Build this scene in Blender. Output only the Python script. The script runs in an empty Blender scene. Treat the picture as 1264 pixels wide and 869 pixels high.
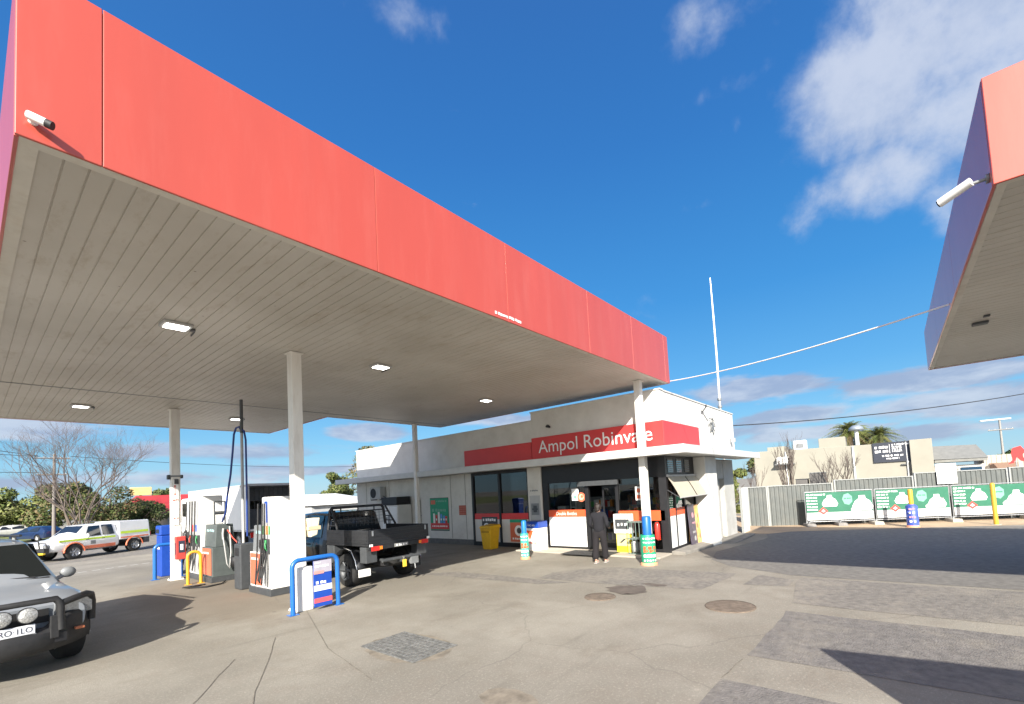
import bpy, bmesh, math, random
from mathutils import Vector, Matrix
import numpy as np
R=math.radians
random.seed(7)
sc=bpy.context.scene
C=sc.collection
# ------------------------------------------------------------------ camera
Rm=np.array([[0.61672465,0.01126438,0.78709835],[-0.78529212,0.07799363,0.6141932],[-0.05447015,-0.99689022,0.05694642]])
cam_d=bpy.data.cameras.new('camera'); cam=bpy.data.objects.new('camera',cam_d); C.objects.link(cam)
ex=Vector(Rm[:,0]); ey=-Vector(Rm[:,1]); ez=-Vector(Rm[:,2])
if ex.cross(ey).dot(ez)<0: ex=-ex
m=Matrix((ex,ey,ez)).transposed().to_4x4(); m.translation=(0,0,2.15)
cam.matrix_world=m
cam_d.sensor_fit='HORIZONTAL'; cam_d.sensor_width=36; cam_d.lens=36*559/1264
cam_d.shift_x=-33/1264; cam_d.shift_y=136.5/1264
cam_d.clip_start=.05; cam_d.clip_end=3000
sc.camera=cam
sc.render.resolution_x=1024; sc.render.resolution_y=704
# ------------------------------------------------------------------ sun, sky, exposure
SUN=Vector((-1.55,-1.05,1.0)).normalized()
EL=math.asin(SUN.z)
sd=bpy.data.lights.new('sun','SUN'); sd.energy=4.9; sd.angle=R(.53); sd.color=(1,.94,.84)
so=bpy.data.objects.new('sun',sd); C.objects.link(so); so.rotation_euler=SUN.to_track_quat('Z','Y').to_euler(); so.location=(-20,-20,30)
sc.view_settings.view_transform='Standard'; sc.view_settings.look='None'; sc.view_settings.gamma=1
sc.view_settings.exposure=1.12
sc.render.engine='CYCLES'
try: sc.cycles.max_bounces=8; sc.cycles.transparent_max_bounces=12
except Exception: pass
w=bpy.data.worlds.new('World'); sc.world=w; w.use_nodes=True
nt=w.node_tree; N=nt.nodes; L=nt.links
for n_ in list(N): N.remove(n_)
def wn(t,**k):
    n=N.new(t)
    for a,b in k.items(): setattr(n,a,b)
    return n
out=wn('ShaderNodeOutputWorld'); bg=wn('ShaderNodeBackground'); bg.inputs[1].default_value=.082
sky=wn('ShaderNodeTexSky',sky_type='NISHITA'); sky.sun_disc=False; sky.sun_elevation=EL
sky.sun_rotation=math.atan2(SUN.x,SUN.y)
sky.air_density=1.0; sky.dust_density=.25; sky.ozone_density=2.2
hs=wn('ShaderNodeHueSaturation'); hs.inputs['Saturation'].default_value=1.28; hs.inputs['Value'].default_value=1.0; hs.inputs['Hue'].default_value=.497
L.new(sky.outputs[0],hs.inputs['Color'])
tc=wn('ShaderNodeTexCoord'); D=tc.outputs['Generated']
sxyz=wn('ShaderNodeSeparateXYZ'); L.new(D,sxyz.inputs[0]); ramp=wn('ShaderNodeValToRGB'); L.new(sxyz.outputs[2],ramp.inputs[0])
els=ramp.color_ramp.elements; stops=[(0,(1.9,3.5,4.7)),(.10,(1.2,3.1,4.8)),(.2,(.62,2.4,4.7)),(.36,(.30,1.74,4.2)),(.6,(.20,1.15,3.4)),(.8,(.16,.85,2.8))]
els[0].position=0; els[1].position=1
for i_,(p_,c_) in enumerate(stops):
    e_=els[0] if i_==0 else els.new(p_); e_.color=tuple(x/5 for x in c_)+(1,)
els[len(els)-1].color=(.014,.11,.52,1)
sc5=wn('ShaderNodeVectorMath',operation='SCALE'); sc5.inputs['Scale'].default_value=5; L.new(ramp.outputs[0],sc5.inputs[0])
skm=wn('ShaderNodeMix',data_type='RGBA'); skm.inputs[0].default_value=.84; L.new(hs.outputs[0],skm.inputs[6]); L.new(sc5.outputs[0],skm.inputs[7])
def vm(op,a,b=None):
    n=wn('ShaderNodeVectorMath',operation=op)
    for i,s in enumerate((a,b)):
        if s is None: continue
        if isinstance(s,(tuple,list)): n.inputs[i].default_value=s
        else: L.new(s,n.inputs[i])
    return n
def mt(op,a,b=None,c=None,cl=False):
    n=wn('ShaderNodeMath',operation=op); n.use_clamp=cl
    for i,s in enumerate((a,b,c)):
        if s is None: continue
        if isinstance(s,(int,float)): n.inputs[i].default_value=s
        else: L.new(s,n.inputs[i])
    return n.outputs[0]
def sstep(v,a,b):
    n=wn('ShaderNodeMapRange',interpolation_type='SMOOTHSTEP'); L.new(v,n.inputs[0])
    n.inputs[1].default_value=a; n.inputs[2].default_value=b
    return n.outputs[0]
def noise(vec,scale,det=6,rough=.55,dist=0):
    n=wn('ShaderNodeTexNoise'); L.new(vec,n.inputs['Vector']); n.inputs['Scale'].default_value=scale
    n.inputs['Detail'].default_value=det; n.inputs['Roughness'].default_value=rough; n.inputs['Distortion'].default_value=dist
    return n.outputs['Fac']
def blob(d,sx,sy,w_):
    """soft lobe round direction d: half-widths sx (level) and sy (upright), radians"""
    d=Vector(d).normalized(); r=d.cross(Vector((0,0,1))).normalized(); u=r.cross(d)
    df=vm('SUBTRACT',D,tuple(d)).outputs[0]
    a=mt('DIVIDE',vm('DOT_PRODUCT',df,tuple(r)).outputs['Value'],sx)
    b=mt('DIVIDE',vm('DOT_PRODUCT',df,tuple(u)).outputs['Value'],sy)
    f=mt('MULTIPLY',vm('DOT_PRODUCT',df,tuple(d)).outputs['Value'],2.0)
    s=mt('ADD',mt('ADD',mt('MULTIPLY',a,a),mt('MULTIPLY',b,b)),mt('MULTIPLY',f,f))
    return mt('MULTIPLY',mt('EXPONENT',mt('MULTIPLY',s,-1.0)),w_)
def total(l):
    r=l[0]
    for q in l[1:]: r=mt('MAXIMUM',r,q)
    return r
hi=total([blob((.822,-.01,.57),.15,.13,1.25),blob((.79,-.10,.61),.16,.18,1.3),blob((.874,-.01,.45),.15,.075,1.15),blob((.80,-.21,.56),.20,.15,1.15),blob((.86,-.12,.50),.16,.10,1.1),blob((.73,-.06,.68),.14,.10,1.0),
 blob((.69,.17,.70),.17,.05,.50),blob((.752,.19,.63),.08,.03,.60),blob((.80,.165,.585),.02,.05,.66),blob((.39,.55,.74),.14,.03,.5),blob((.905,-.085,.40),.05,.08,.85),blob((.83,.22,.50),.05,.016,.5),blob((.89,.10,.43),.04,.03,.65)])
n1=noise(D,6.5,12,.58,.1)
dens=sstep(mt('ADD',hi,mt('MULTIPLY',mt('SUBTRACT',n1,.5),2.4)),.45,1.30)
sv=vm('MULTIPLY',D,(1,1,3.6)).outputs[0]
lo=total([blob((.963,.205,.170),.13,.03,1.25),blob((.93,.33,.09),.2,.02,1.0),blob((.97,.10,.075),.2,.016,1.0),blob((.979,.165,.112),.13,.02,1.0),blob((.986,-.081,.147),.14,.024,1.25),blob((.99,-.12,.098),.2,.03,1.25),blob((.98,-.04,.06),.2,.018,.9),
 blob((.743,.652,.150),.16,.02,.9),blob((.057,.99,.13),.14,.022,1.1),blob((.30,.94,.10),.22,.02,.95),blob((.511,.848,.135),.09,.02,1.05),blob((.15,.98,.05),.3,.016,.8),blob((.45,.89,.06),.2,.014,.8),blob((-.5,.85,.13),.5,.03,.9),blob((.7,-.7,.14),.4,.04,.9)])
n2=noise(sv,6.5,9,.6,.2)
dlo=sstep(mt('ADD',lo,mt('MULTIPLY',mt('SUBTRACT',n2,.5),2.0)),.33,.80)
# cloud tones: lavender grey to white by noise, high cloud whiter where denser
n3=noise(D,9,7,.65)
cr=wn('ShaderNodeMix',data_type='RGBA'); L.new(sstep(mt('ADD',n3,mt('MULTIPLY',dens,.25)),.3,.85),cr.inputs[0])
cr.inputs[6].default_value=(2.3,2.85,4.0,1); cr.inputs[7].default_value=(3.8,4.15,4.9,1)
mx=wn('ShaderNodeMix',data_type='RGBA'); L.new(mt('MULTIPLY',dens,.84),mx.inputs[0]); L.new(skm.outputs[2],mx.inputs[6]); L.new(cr.outputs[2],mx.inputs[7])
cl=wn('ShaderNodeMix',data_type='RGBA'); L.new(sstep(noise(vm('ADD',sv,(0,0,.12)).outputs[0],6.5,9,.6,.2),.38,.66),cl.inputs[0]); cl.inputs[6].default_value=(2.2,2.55,3.55,1); cl.inputs[7].default_value=(3.7,3.95,4.6,1)
mx2=wn('ShaderNodeMix',data_type='RGBA'); L.new(mt('MULTIPLY',dlo,.8),mx2.inputs[0]); L.new(mx.outputs[2],mx2.inputs[6]); L.new(cl.outputs[2],mx2.inputs[7])
# bright lobes added to the unseen sky (sunward and overhead) to lift the shade
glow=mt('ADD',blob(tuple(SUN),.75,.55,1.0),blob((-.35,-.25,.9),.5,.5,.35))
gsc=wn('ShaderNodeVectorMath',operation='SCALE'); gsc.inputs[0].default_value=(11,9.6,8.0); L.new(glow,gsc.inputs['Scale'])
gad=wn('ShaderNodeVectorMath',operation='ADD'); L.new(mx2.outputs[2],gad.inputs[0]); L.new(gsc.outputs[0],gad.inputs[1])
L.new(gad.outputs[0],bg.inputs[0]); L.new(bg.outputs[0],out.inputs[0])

# ------------------------------------------------------------------ materials
def s2l(c): return tuple((x/12.92 if x<=.04045 else ((x+.055)/1.055)**2.4) for x in c)
def hexc(r,g,b): return s2l((r/255,g/255,b/255))
MC={}
def mat(name,col,rough=.6,metal=0,var=.08,vs=6.0,bump=0,bs=40,coat=0,spec=.5,emit=None,es=0,dirt=None,dd=.0,ds=2.0,stretch=None):
    if name in MC: return MC[name]
    m=bpy.data.materials.new(name); m.use_nodes=True; t=m.node_tree; n=t.nodes; l=t.links; p=n['Principled BSDF']
    p.inputs['Roughness'].default_value=rough; p.inputs['Metallic'].default_value=metal
    p.inputs['Specular IOR Level'].default_value=spec; p.inputs['Coat Weight'].default_value=coat; p.inputs['Coat Roughness'].default_value=.08
    tcn=n.new('ShaderNodeTexCoord'); vec=tcn.outputs['Object']
    if stretch:
        mp=n.new('ShaderNodeMapping'); mp.inputs['Scale'].default_value=stretch; l.new(vec,mp.inputs[0]); vec=mp.outputs[0]
    nz=n.new('ShaderNodeTexNoise'); nz.inputs['Scale'].default_value=vs; nz.inputs['Detail'].default_value=6; nz.inputs['Roughness'].default_value=.6; l.new(vec,nz.inputs['Vector'])
    mx=n.new('ShaderNodeMix'); mx.data_type='RGBA'
    a=tuple(max(0,c*(1-var)) for c in col)+(1,); b=tuple(min(1,c*(1+var)) for c in col)+(1,)
    mr=n.new('ShaderNodeMapRange'); mr.inputs[1].default_value=.3; mr.inputs[2].default_value=.7; l.new(nz.outputs[0],mr.inputs[0]); l.new(mr.outputs[0],mx.inputs[0])
    mx.inputs[6].default_value=a; mx.inputs[7].default_value=b; o=mx.outputs[2]
    if dirt:
        n2=n.new('ShaderNodeTexNoise'); n2.inputs['Scale'].default_value=ds; n2.inputs['Detail'].default_value=8; n2.inputs['Roughness'].default_value=.7; l.new(vec,n2.inputs['Vector'])
        r2=n.new('ShaderNodeMapRange'); r2.inputs[1].default_value=.48; r2.inputs[2].default_value=.75; r2.inputs[4].default_value=dd; l.new(n2.outputs[0],r2.inputs[0])
        m2=n.new('ShaderNodeMix'); m2.data_type='RGBA'; l.new(r2.outputs[0],m2.inputs[0]); l.new(o,m2.inputs[6]); m2.inputs[7].default_value=tuple(dirt)+(1,); o=m2.outputs[2]
    l.new(o,p.inputs['Base Color'])
    if bump:
        n3=n.new('ShaderNodeTexNoise'); n3.inputs['Scale'].default_value=bs; n3.inputs['Detail'].default_value=5; l.new(tcn.outputs['Object'],n3.inputs['Vector'])
        bp=n.new('ShaderNodeBump'); bp.inputs['Strength'].default_value=bump; bp.inputs['Distance'].default_value=.02; l.new(n3.outputs[0],bp.inputs['Height']); l.new(bp.outputs[0],p.inputs['Normal'])
    if emit: p.inputs['Emission Color'].default_value=tuple(emit)+(1,); p.inputs['Emission Strength'].default_value=es
    MC[name]=m; return m
def glassmat(name,tint,rough=.02,mixk=1.0):
    if name in MC: return MC[name]
    m=bpy.data.materials.new(name); m.use_nodes=True; t=m.node_tree; n=t.nodes; l=t.links
    for q in list(n): n.remove(q)
    o=n.new('ShaderNodeOutputMaterial'); tr=n.new('ShaderNodeBsdfTransparent'); tr.inputs[0].default_value=tuple(tint)+(1,)
    g=n.new('ShaderNodeBsdfGlossy'); g.inputs['Roughness'].default_value=rough
    fr=n.new('ShaderNodeFresnel'); fr.inputs[0].default_value=1.5
    mm=n.new('ShaderNodeMath'); mm.operation='MULTIPLY_ADD'; mm.inputs[1].default_value=1.3*mixk; mm.inputs[2].default_value=.02; l.new(fr.outputs[0],mm.inputs[0])
    mx=n.new('ShaderNodeMixShader'); l.new(mm.outputs[0],mx.inputs[0]); l.new(tr.outputs[0],mx.inputs[1]); l.new(g.outputs[0],mx.inputs[2]); l.new(mx.outputs[0],o.inputs[0])
    MC[name]=m; return m

RED=mat('red_fascia_paint',(.43,.068,.044),.38,0,.05,.7,coat=.4,dirt=(.47,.11,.08),dd=.55,ds=1.0,stretch=(2.5,2.5,.35))
REDR=mat('dark_red_lip',(.30,.02,.02),.5)
SIGNRED=mat('sign_red',(.62,.045,.045),.4,0,.05,2)
ORANGE=mat('orange_red_band',(.80,.11,.035),.45,0,.05,4)
ORP=mat('orange_pump_panel',(.62,.15,.08),.45,0,.08,5)
WHITE=mat('white_paint',(.78,.77,.74),.55,0,.05,3,dirt=(.5,.47,.41),dd=.35,ds=1.6)
WHITEC=mat('clean_white_panel',(.82,.81,.78),.4,0,.03,3)
LETW=mat('white_lettering',(.85,.84,.82),.5,0,.02)
WALL=mat('painted_block_wall',(.66,.65,.61),.8,0,.06,2,bump=.15,bs=30,dirt=(.45,.42,.36),dd=.4,ds=1.1)
WALLL=mat('lower_wall_paint',(.64,.62,.57),.8,0,.06,2,bump=.15,bs=30,dirt=(.36,.33,.28),dd=.4,ds=1.3)
PLINTH=mat('grey_plinth',(.13,.13,.125),.85,0,.2,6)
BLACK=mat('black_paint',(.014,.014,.016),.45,0,.2,5)
BLACKM=mat('matt_black_plastic',(.02,.02,.021),.6,0,.25,12,bump=.1,bs=90)
RUB=mat('tyre_rubber',(.018,.018,.018),.85,0,.2,20,bump=.2,bs=60)
GREYD=mat('dark_grey_metal',(.07,.075,.08),.5,.2,.15,8)
GREYM=mat('mid_grey_metal',(.22,.23,.235),.5,.2,.12,8,dirt=(.12,.11,.1),dd=.4,ds=5)
GREYL=mat('light_grey_paint',(.42,.42,.41),.55,0,.08,5)
STEEL=mat('galvanised_steel',(.45,.46,.47),.4,.75,.12,14)
CHROME=mat('chrome',(.7,.7,.7),.15,1,.05)
BLUE=mat('blue_guard_paint',(.012,.12,.42),.4,0,.08,9,coat=.2)
BLUED=mat('deep_blue_plastic',(.01,.06,.36),.45,0,.08,9)
YEL=mat('yellow_guard_paint',(.60,.34,.03),.45,0,.08,9,dirt=(.5,.25,.05),dd=.4,ds=5)
YELB=mat('yellow_bin_plastic',(.72,.42,.015),.5,0,.1,6)
GRN=mat('green_sleeve',(.02,.30,.16),.5,0,.1,6)
GRNB=mat('green_banner_vinyl',(.022,.145,.085),.6,0,.10,2,bump=.8,bs=4)
GRNL=mat('pale_green_print',(.17,.40,.29),.6,0,.06,3)
CREAM=mat('cream_plastic',(.72,.64,.47),.55,0,.06,6)
BEIGE=mat('beige_awning_canvas',(.44,.40,.32),.85,0,.07,4,bump=.2,bs=120)
SOFF=mat('soffit_steel',(.47,.435,.37),.5,0,.06,3,dirt=(.25,.17,.09),dd=.35,ds=2.5)
TRIM=mat('cream_trim',(.58,.55,.48),.5,0,.06,4,dirt=(.3,.2,.1),dd=.3,ds=3)
COLM=mat('column_paint',(.78,.76,.71),.5,0,.05,3,dirt=(.42,.36,.28),dd=.4,ds=2.5,stretch=(3,3,.5))
LAMP=mat('lit_lamp_lens',(.9,.9,.9),.4,emit=(1,.96,.88),es=6)
HGLASS=mat('headlamp_lens',(.25,.26,.27),.12,.3,.3,40)
SPOT=mat('patterned_spotlight_glass',(.52,.52,.50),.15,.5,.55,60,bump=.6,bs=90)
DARKGL=mat('tinted_window',(.012,.015,.018),.04,0,.05,coat=1)
GLASS=glassmat('clear_glass',(.72,.76,.76)); GLASSD=glassmat('shop_glass',(.30,.33,.34),mixk=1.1)
TAILR=mat('red_lamp_lens',(.6,.02,.015),.15,0,.1,coat=1); TAILO=mat('amber_lamp_lens',(.9,.22,.02),.15,0,.1,coat=1)
UTEB=mat('dark_ute_paint',(.016,.020,.026),.22,.3,.1,3,coat=1)
TRAYB=mat('black_powder_coat',(.020,.021,.024),.38,.1,.2,8)
UTEW=mat('white_vehicle_paint',(.74,.74,.73),.25,0,.03,3,coat=.8,dirt=(.45,.38,.28),dd=.2,ds=2)
SUVP=mat('silver_blue_paint',(.31,.34,.38),.32,.3,.05,3,coat=.8,dirt=(.35,.34,.32),dd=.25,ds=3)
HIVIS=mat('lime_reflective',(.55,.75,.05),.4,0,.1,20); HIRED=mat('orange_reflective',(.62,.16,.08),.4,0,.1,20)
PLATE=mat('number_plate_white',(.75,.77,.80),.4,0,.03); INKB=mat('dark_ink',(.03,.035,.06),.5)
CONC=mat('foot_concrete',(.40,.37,.31),.9,0,.12,8,bump=.4,bs=60)
FENCE=mat('grey_sheet_fence',(.115,.125,.12),.5,.1,.08,3,dirt=(.22,.20,.17),dd=.35,ds=2)
FPOST=mat('fence_post_paint',(.30,.31,.30),.5,.1,.06)
SKIN=mat('skin',(.42,.24,.17),.55,0,.08,20); HAIR=mat('dark_hair',(.02,.013,.01),.5,0,.3,60,bump=.5,bs=120)
HOOD=mat('black_hoodie_cloth',(.009,.009,.013),.9,0,.15,20,bump=.4,bs=50); TROU=mat('black_trouser_cloth',(.011,.009,.011),.9,0,.15,20,bump=.4,bs=50)
BARK=mat('pale_bark',(.13,.105,.085),.85,0,.25,5); BARKD=mat('brown_bark',(.13,.10,.08),.9,0,.25,5)
TWIG=mat('grey_pink_twigs',(.115,.09,.078),.85,0,.3,4)
def leafm(n,c): return mat(n,c,.6,0,.25,1.5,spec=.25)
L1=leafm('leaf_dark',(.045,.068,.025)); L2=leafm('leaf_mid',(.09,.12,.035)); L3=leafm('leaf_light',(.17,.19,.055)); L4=leafm('leaf_brown',(.16,.12,.06)); L5=leafm('leaf_olive',(.12,.125,.05))
BGW=mat('tan_rendered_wall',(.30,.285,.235),.85,0,.06,.8,dirt=(.36,.32,.26),dd=.4,ds=.6)
BGR=mat('grey_roof_sheet',(.20,.20,.185),.6,0,.1,3)
ROOFR=mat('red_roof_sheet',(.42,.04,.035),.5,0,.08,1)

# ------------------------------------------------------------------ mesh helpers
class MB:
    def __init__(s): s.v=[];s.f=[];s.mi=[];s.sm=[]
    def add(s,vs,fs,mi=0,sm=False,M=None):
        o=len(s.v)
        for v in vs:
            v=Vector(v)
            if M is not None: v=M@v
            s.v.append(tuple(v))
        for f in fs: s.f.append(tuple(i+o for i in f)); s.mi.append(mi); s.sm.append(sm)
        return s
    def box(s,x0,x1,y0,y1,z0,z1,mi=0,M=None):
        if x0>x1:x0,x1=x1,x0
        if y0>y1:y0,y1=y1,y0
        if z0>z1:z0,z1=z1,z0
        vs=[(x0,y0,z0),(x1,y0,z0),(x1,y1,z0),(x0,y1,z0),(x0,y0,z1),(x1,y0,z1),(x1,y1,z1),(x0,y1,z1)]
        return s.add(vs,[(0,3,2,1),(4,5,6,7),(0,1,5,4),(1,2,6,5),(2,3,7,6),(3,0,4,7)],mi,False,M)
    def hexa(s,b,t,mi=0,M=None):
        return s.add(list(b)+list(t),[(0,3,2,1),(4,5,6,7),(0,1,5,4),(1,2,6,5),(2,3,7,6),(3,0,4,7)],mi,False,M)
    def cyl(s,p0,p1,r0,r1=None,n=14,mi=0,caps=True,M=None,sm=True):
        p0=Vector(p0);p1=Vector(p1); r1=r0 if r1 is None else r1
        d=(p1-p0).normalized(); a=d.orthogonal().normalized(); b=d.cross(a)
        vs=[]
        for p,r in ((p0,r0),(p1,r1)):
            for i in range(n):
                t=2*math.pi*i/n; vs.append(p+a*(r*math.cos(t))+b*(r*math.sin(t)))
        s.add(vs,[(i,(i+1)%n,n+(i+1)%n,n+i) for i in range(n)],mi,sm,M)
        if caps: s.add(vs,[tuple(range(n-1,-1,-1)),tuple(range(n,2*n))],mi,False,M)
        return s
    def tube(s,pts,r,n=8,mi=0,M=None,closed=False):
        pts=[Vector(p) for p in pts]; k=len(pts); vs=[]; prev=None
        for i,p in enumerate(pts):
            if closed: d=(pts[(i+1)%k]-pts[i-1])
            elif i==0: d=pts[1]-p
            elif i==k-1: d=p-pts[-2]
            else: d=(pts[i+1]-p).normalized()+(p-pts[i-1]).normalized()
            d.normalize()
            if prev is None: a=d.orthogonal().normalized()
            else:
                a=prev-d*prev.dot(d)
                a=a.normalized() if a.length>1e-6 else d.orthogonal().normalized()
            prev=a; b=d.cross(a); rr=r[i] if isinstance(r,(list,tuple)) else r
            for j in range(n):
                t=2*math.pi*j/n; vs.append(p+a*(rr*math.cos(t))+b*(rr*math.sin(t)))
        fs=[]
        for i in range(k if closed else k-1):
            q=(i+1)%k
            for j in range(n): fs.append((i*n+j,i*n+(j+1)%n,q*n+(j+1)%n,q*n+j))
        s.add(vs,fs,mi,True,M)
        if not closed: s.add(vs,[tuple(range(n-1,-1,-1)),tuple((k-1)*n+j for j in range(n))],mi,False,M)
        return s
    def lathe(s,c,prof,n=20,mi=0,M=None,axis='z'):
        c=Vector(c); vs=[]
        for r,h in prof:
            for i in range(n):
                t=2*math.pi*i/n; x,y=r*math.cos(t),r*math.sin(t)
                vs.append(c+(Vector((x,y,h)) if axis=='z' else Vector((h,x,y)) if axis=='x' else Vector((x,h,y))))
        fs=[(k*n+i,k*n+(i+1)%n,(k+1)*n+(i+1)%n,(k+1)*n+i) for k in range(len(prof)-1) for i in range(n)]
        return s.add(vs,fs,mi,True,M)
    def sphere(s,c,r,mi=0,n=14,M=None,sc_=(1,1,1)):
        pr=[(math.sin(math.pi*k/8)*1,-math.cos(math.pi*k/8)) for k in range(9)]
        vs=[];c=Vector(c)
        for q,h in pr:
            for i in range(n):
                t=2*math.pi*i/n; vs.append(c+Vector((q*math.cos(t)*r*sc_[0],q*math.sin(t)*r*sc_[1],h*r*sc_[2])))
        return s.add(vs,[(k*n+i,k*n+(i+1)%n,(k+1)*n+(i+1)%n,(k+1)*n+i) for k in range(8) for i in range(n)],mi,True,M)
    def build(s,name,mats,parent=None,bevel=0,world=False,seg=2,wn=False):
        me=bpy.data.meshes.new(name)
        vs=s.v
        if world and parent is not None:
            Mi=WM(parent).inverted(); vs=[tuple(Mi@Vector(v)) for v in vs]
        me.from_pydata(vs,[],s.f)
        if not isinstance(mats,(list,tuple)): mats=[mats]
        for m_ in mats: me.materials.append(m_)
        me.polygons.foreach_set('material_index',s.mi); me.polygons.foreach_set('use_smooth',s.sm); me.update()
        o=bpy.data.objects.new(name,me); C.objects.link(o)
        if parent is not None: o.parent=parent
        if bevel:
            b=o.modifiers.new('bevel','BEVEL'); b.width=bevel; b.segments=seg; b.limit_method='ANGLE'; b.angle_limit=R(40)
        return o
def WM(o):
    M=Matrix.Translation(o.location)@o.rotation_euler.to_matrix().to_4x4()
    return WM(o.parent)@M if o.parent else M
def tag(o,label=None,cat=None,group=None,kind=None):
    if label:o['label']=label
    if cat:o['category']=cat
    if group:o['group']=group
    if kind:o['kind']=kind
    return o
def thing(name,label,cat,loc=(0,0,0),rz=0,group=None):
    o=bpy.data.objects.new(name,None); C.objects.link(o); o.location=loc; o.rotation_euler=(0,0,rz); o.empty_display_size=.2
    return tag(o,label,cat,group)
def copy_tree(o,parent=None):
    c=o.copy(); C.objects.link(c); c.parent=parent
    for ch in [q for q in o.children]: copy_tree(ch,c)
    return c
_txt={}
def text_geo(t):
    if t in _txt: return _txt[t]
    cu=bpy.data.curves.new('t','FONT'); cu.body=t; cu.size=1; cu.resolution_u=3; cu.fill_mode='FRONT'
    o=bpy.data.objects.new('t',cu); C.objects.link(o)
    dg=bpy.context.evaluated_depsgraph_get(); me=o.evaluated_get(dg).to_mesh()
    vs=[(v.co.x,v.co.y) for v in me.vertices]; fs=[tuple(p.vertices) for p in me.polygons]
    o.evaluated_get(dg).to_mesh_clear(); bpy.data.objects.remove(o); bpy.data.curves.remove(cu)
    x0=min(v[0] for v in vs);x1=max(v[0] for v in vs);y0=min(v[1] for v in vs);y1=max(v[1] for v in vs)
    _txt[t]=([((x-x0)/(x1-x0),(y-y0)/(y1-y0)) for x,y in vs],fs,(x1-x0)/(y1-y0)); return _txt[t]
class Pl:
    """a drawing plane: origin, right, up; things laid on it get an offset off and a thickness"""
    def __init__(s,o,r,u): s.o=Vector(o);s.r=Vector(r).normalized();s.u=Vector(u).normalized();s.n=s.r.cross(s.u)
    def P(s,u,v,w=0): return s.o+s.r*u+s.u*v+s.n*w
    def rect(s,mb,u0,u1,v0,v1,off=0,th=.004,mi=0):
        b=[s.P(u0,v0,off),s.P(u1,v0,off),s.P(u1,v1,off),s.P(u0,v1,off)]; t=[s.P(u0,v0,off+th),s.P(u1,v0,off+th),s.P(u1,v1,off+th),s.P(u0,v1,off+th)]
        return mb.hexa(b,t,mi)
    def poly(s,mb,pts,off=0,th=.004,mi=0):
        n=len(pts); vs=[s.P(u,v,off) for u,v in pts]+[s.P(u,v,off+th) for u,v in pts]
        return mb.add(vs,[tuple(range(n-1,-1,-1)),tuple(range(n,2*n))]+[(i,(i+1)%n,n+(i+1)%n,n+i) for i in range(n)],mi)
    def disc(s,mb,u,v,r,off=0,th=.004,mi=0,n=20,ry=None):
        ry=ry or r
        return s.poly(mb,[(u+r*math.cos(2*math.pi*i/n),v+ry*math.sin(2*math.pi*i/n)) for i in range(n)],off,th,mi)
    def text(s,mb,t,uc,vc,h=None,w=None,off=0,mi=0,slant=0):
        vs,fs,asp=text_geo(t)
        if w is None: w=h*asp
        if h is None: h=w/asp
        return mb.add([s.P(uc-w/2+x*w,vc-h/2+y*h,off+.001) for x,y in vs],fs,mi)
    def squig(s,mb,u0,u1,v,h,off=0,mi=0,seed=1):
        """a line of print too small to read in the photo: short irregular marks"""
        rr=random.Random(seed); u=u0
        while u<u1:
            w_=rr.uniform(.5,1.1)*h; s.rect(mb,u,min(u+w_,u1),v-h*rr.uniform(.3,.5),v+h*rr.uniform(.3,.5),off,.002,mi); u+=w_+h*rr.choice((.18,.18,.6))
Z=Vector((0,0,1))
FX=lambda X,y0,z0=0: Pl((X,y0,z0),(0,-1,0),Z)     # faces -X; u runs towards -Y
FY=lambda Y,x0,z0=0: Pl((x0,Y,z0),(1,0,0),Z)      # faces -Y; u runs towards +X
UX=Vector((0,-1,0)); 
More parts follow.
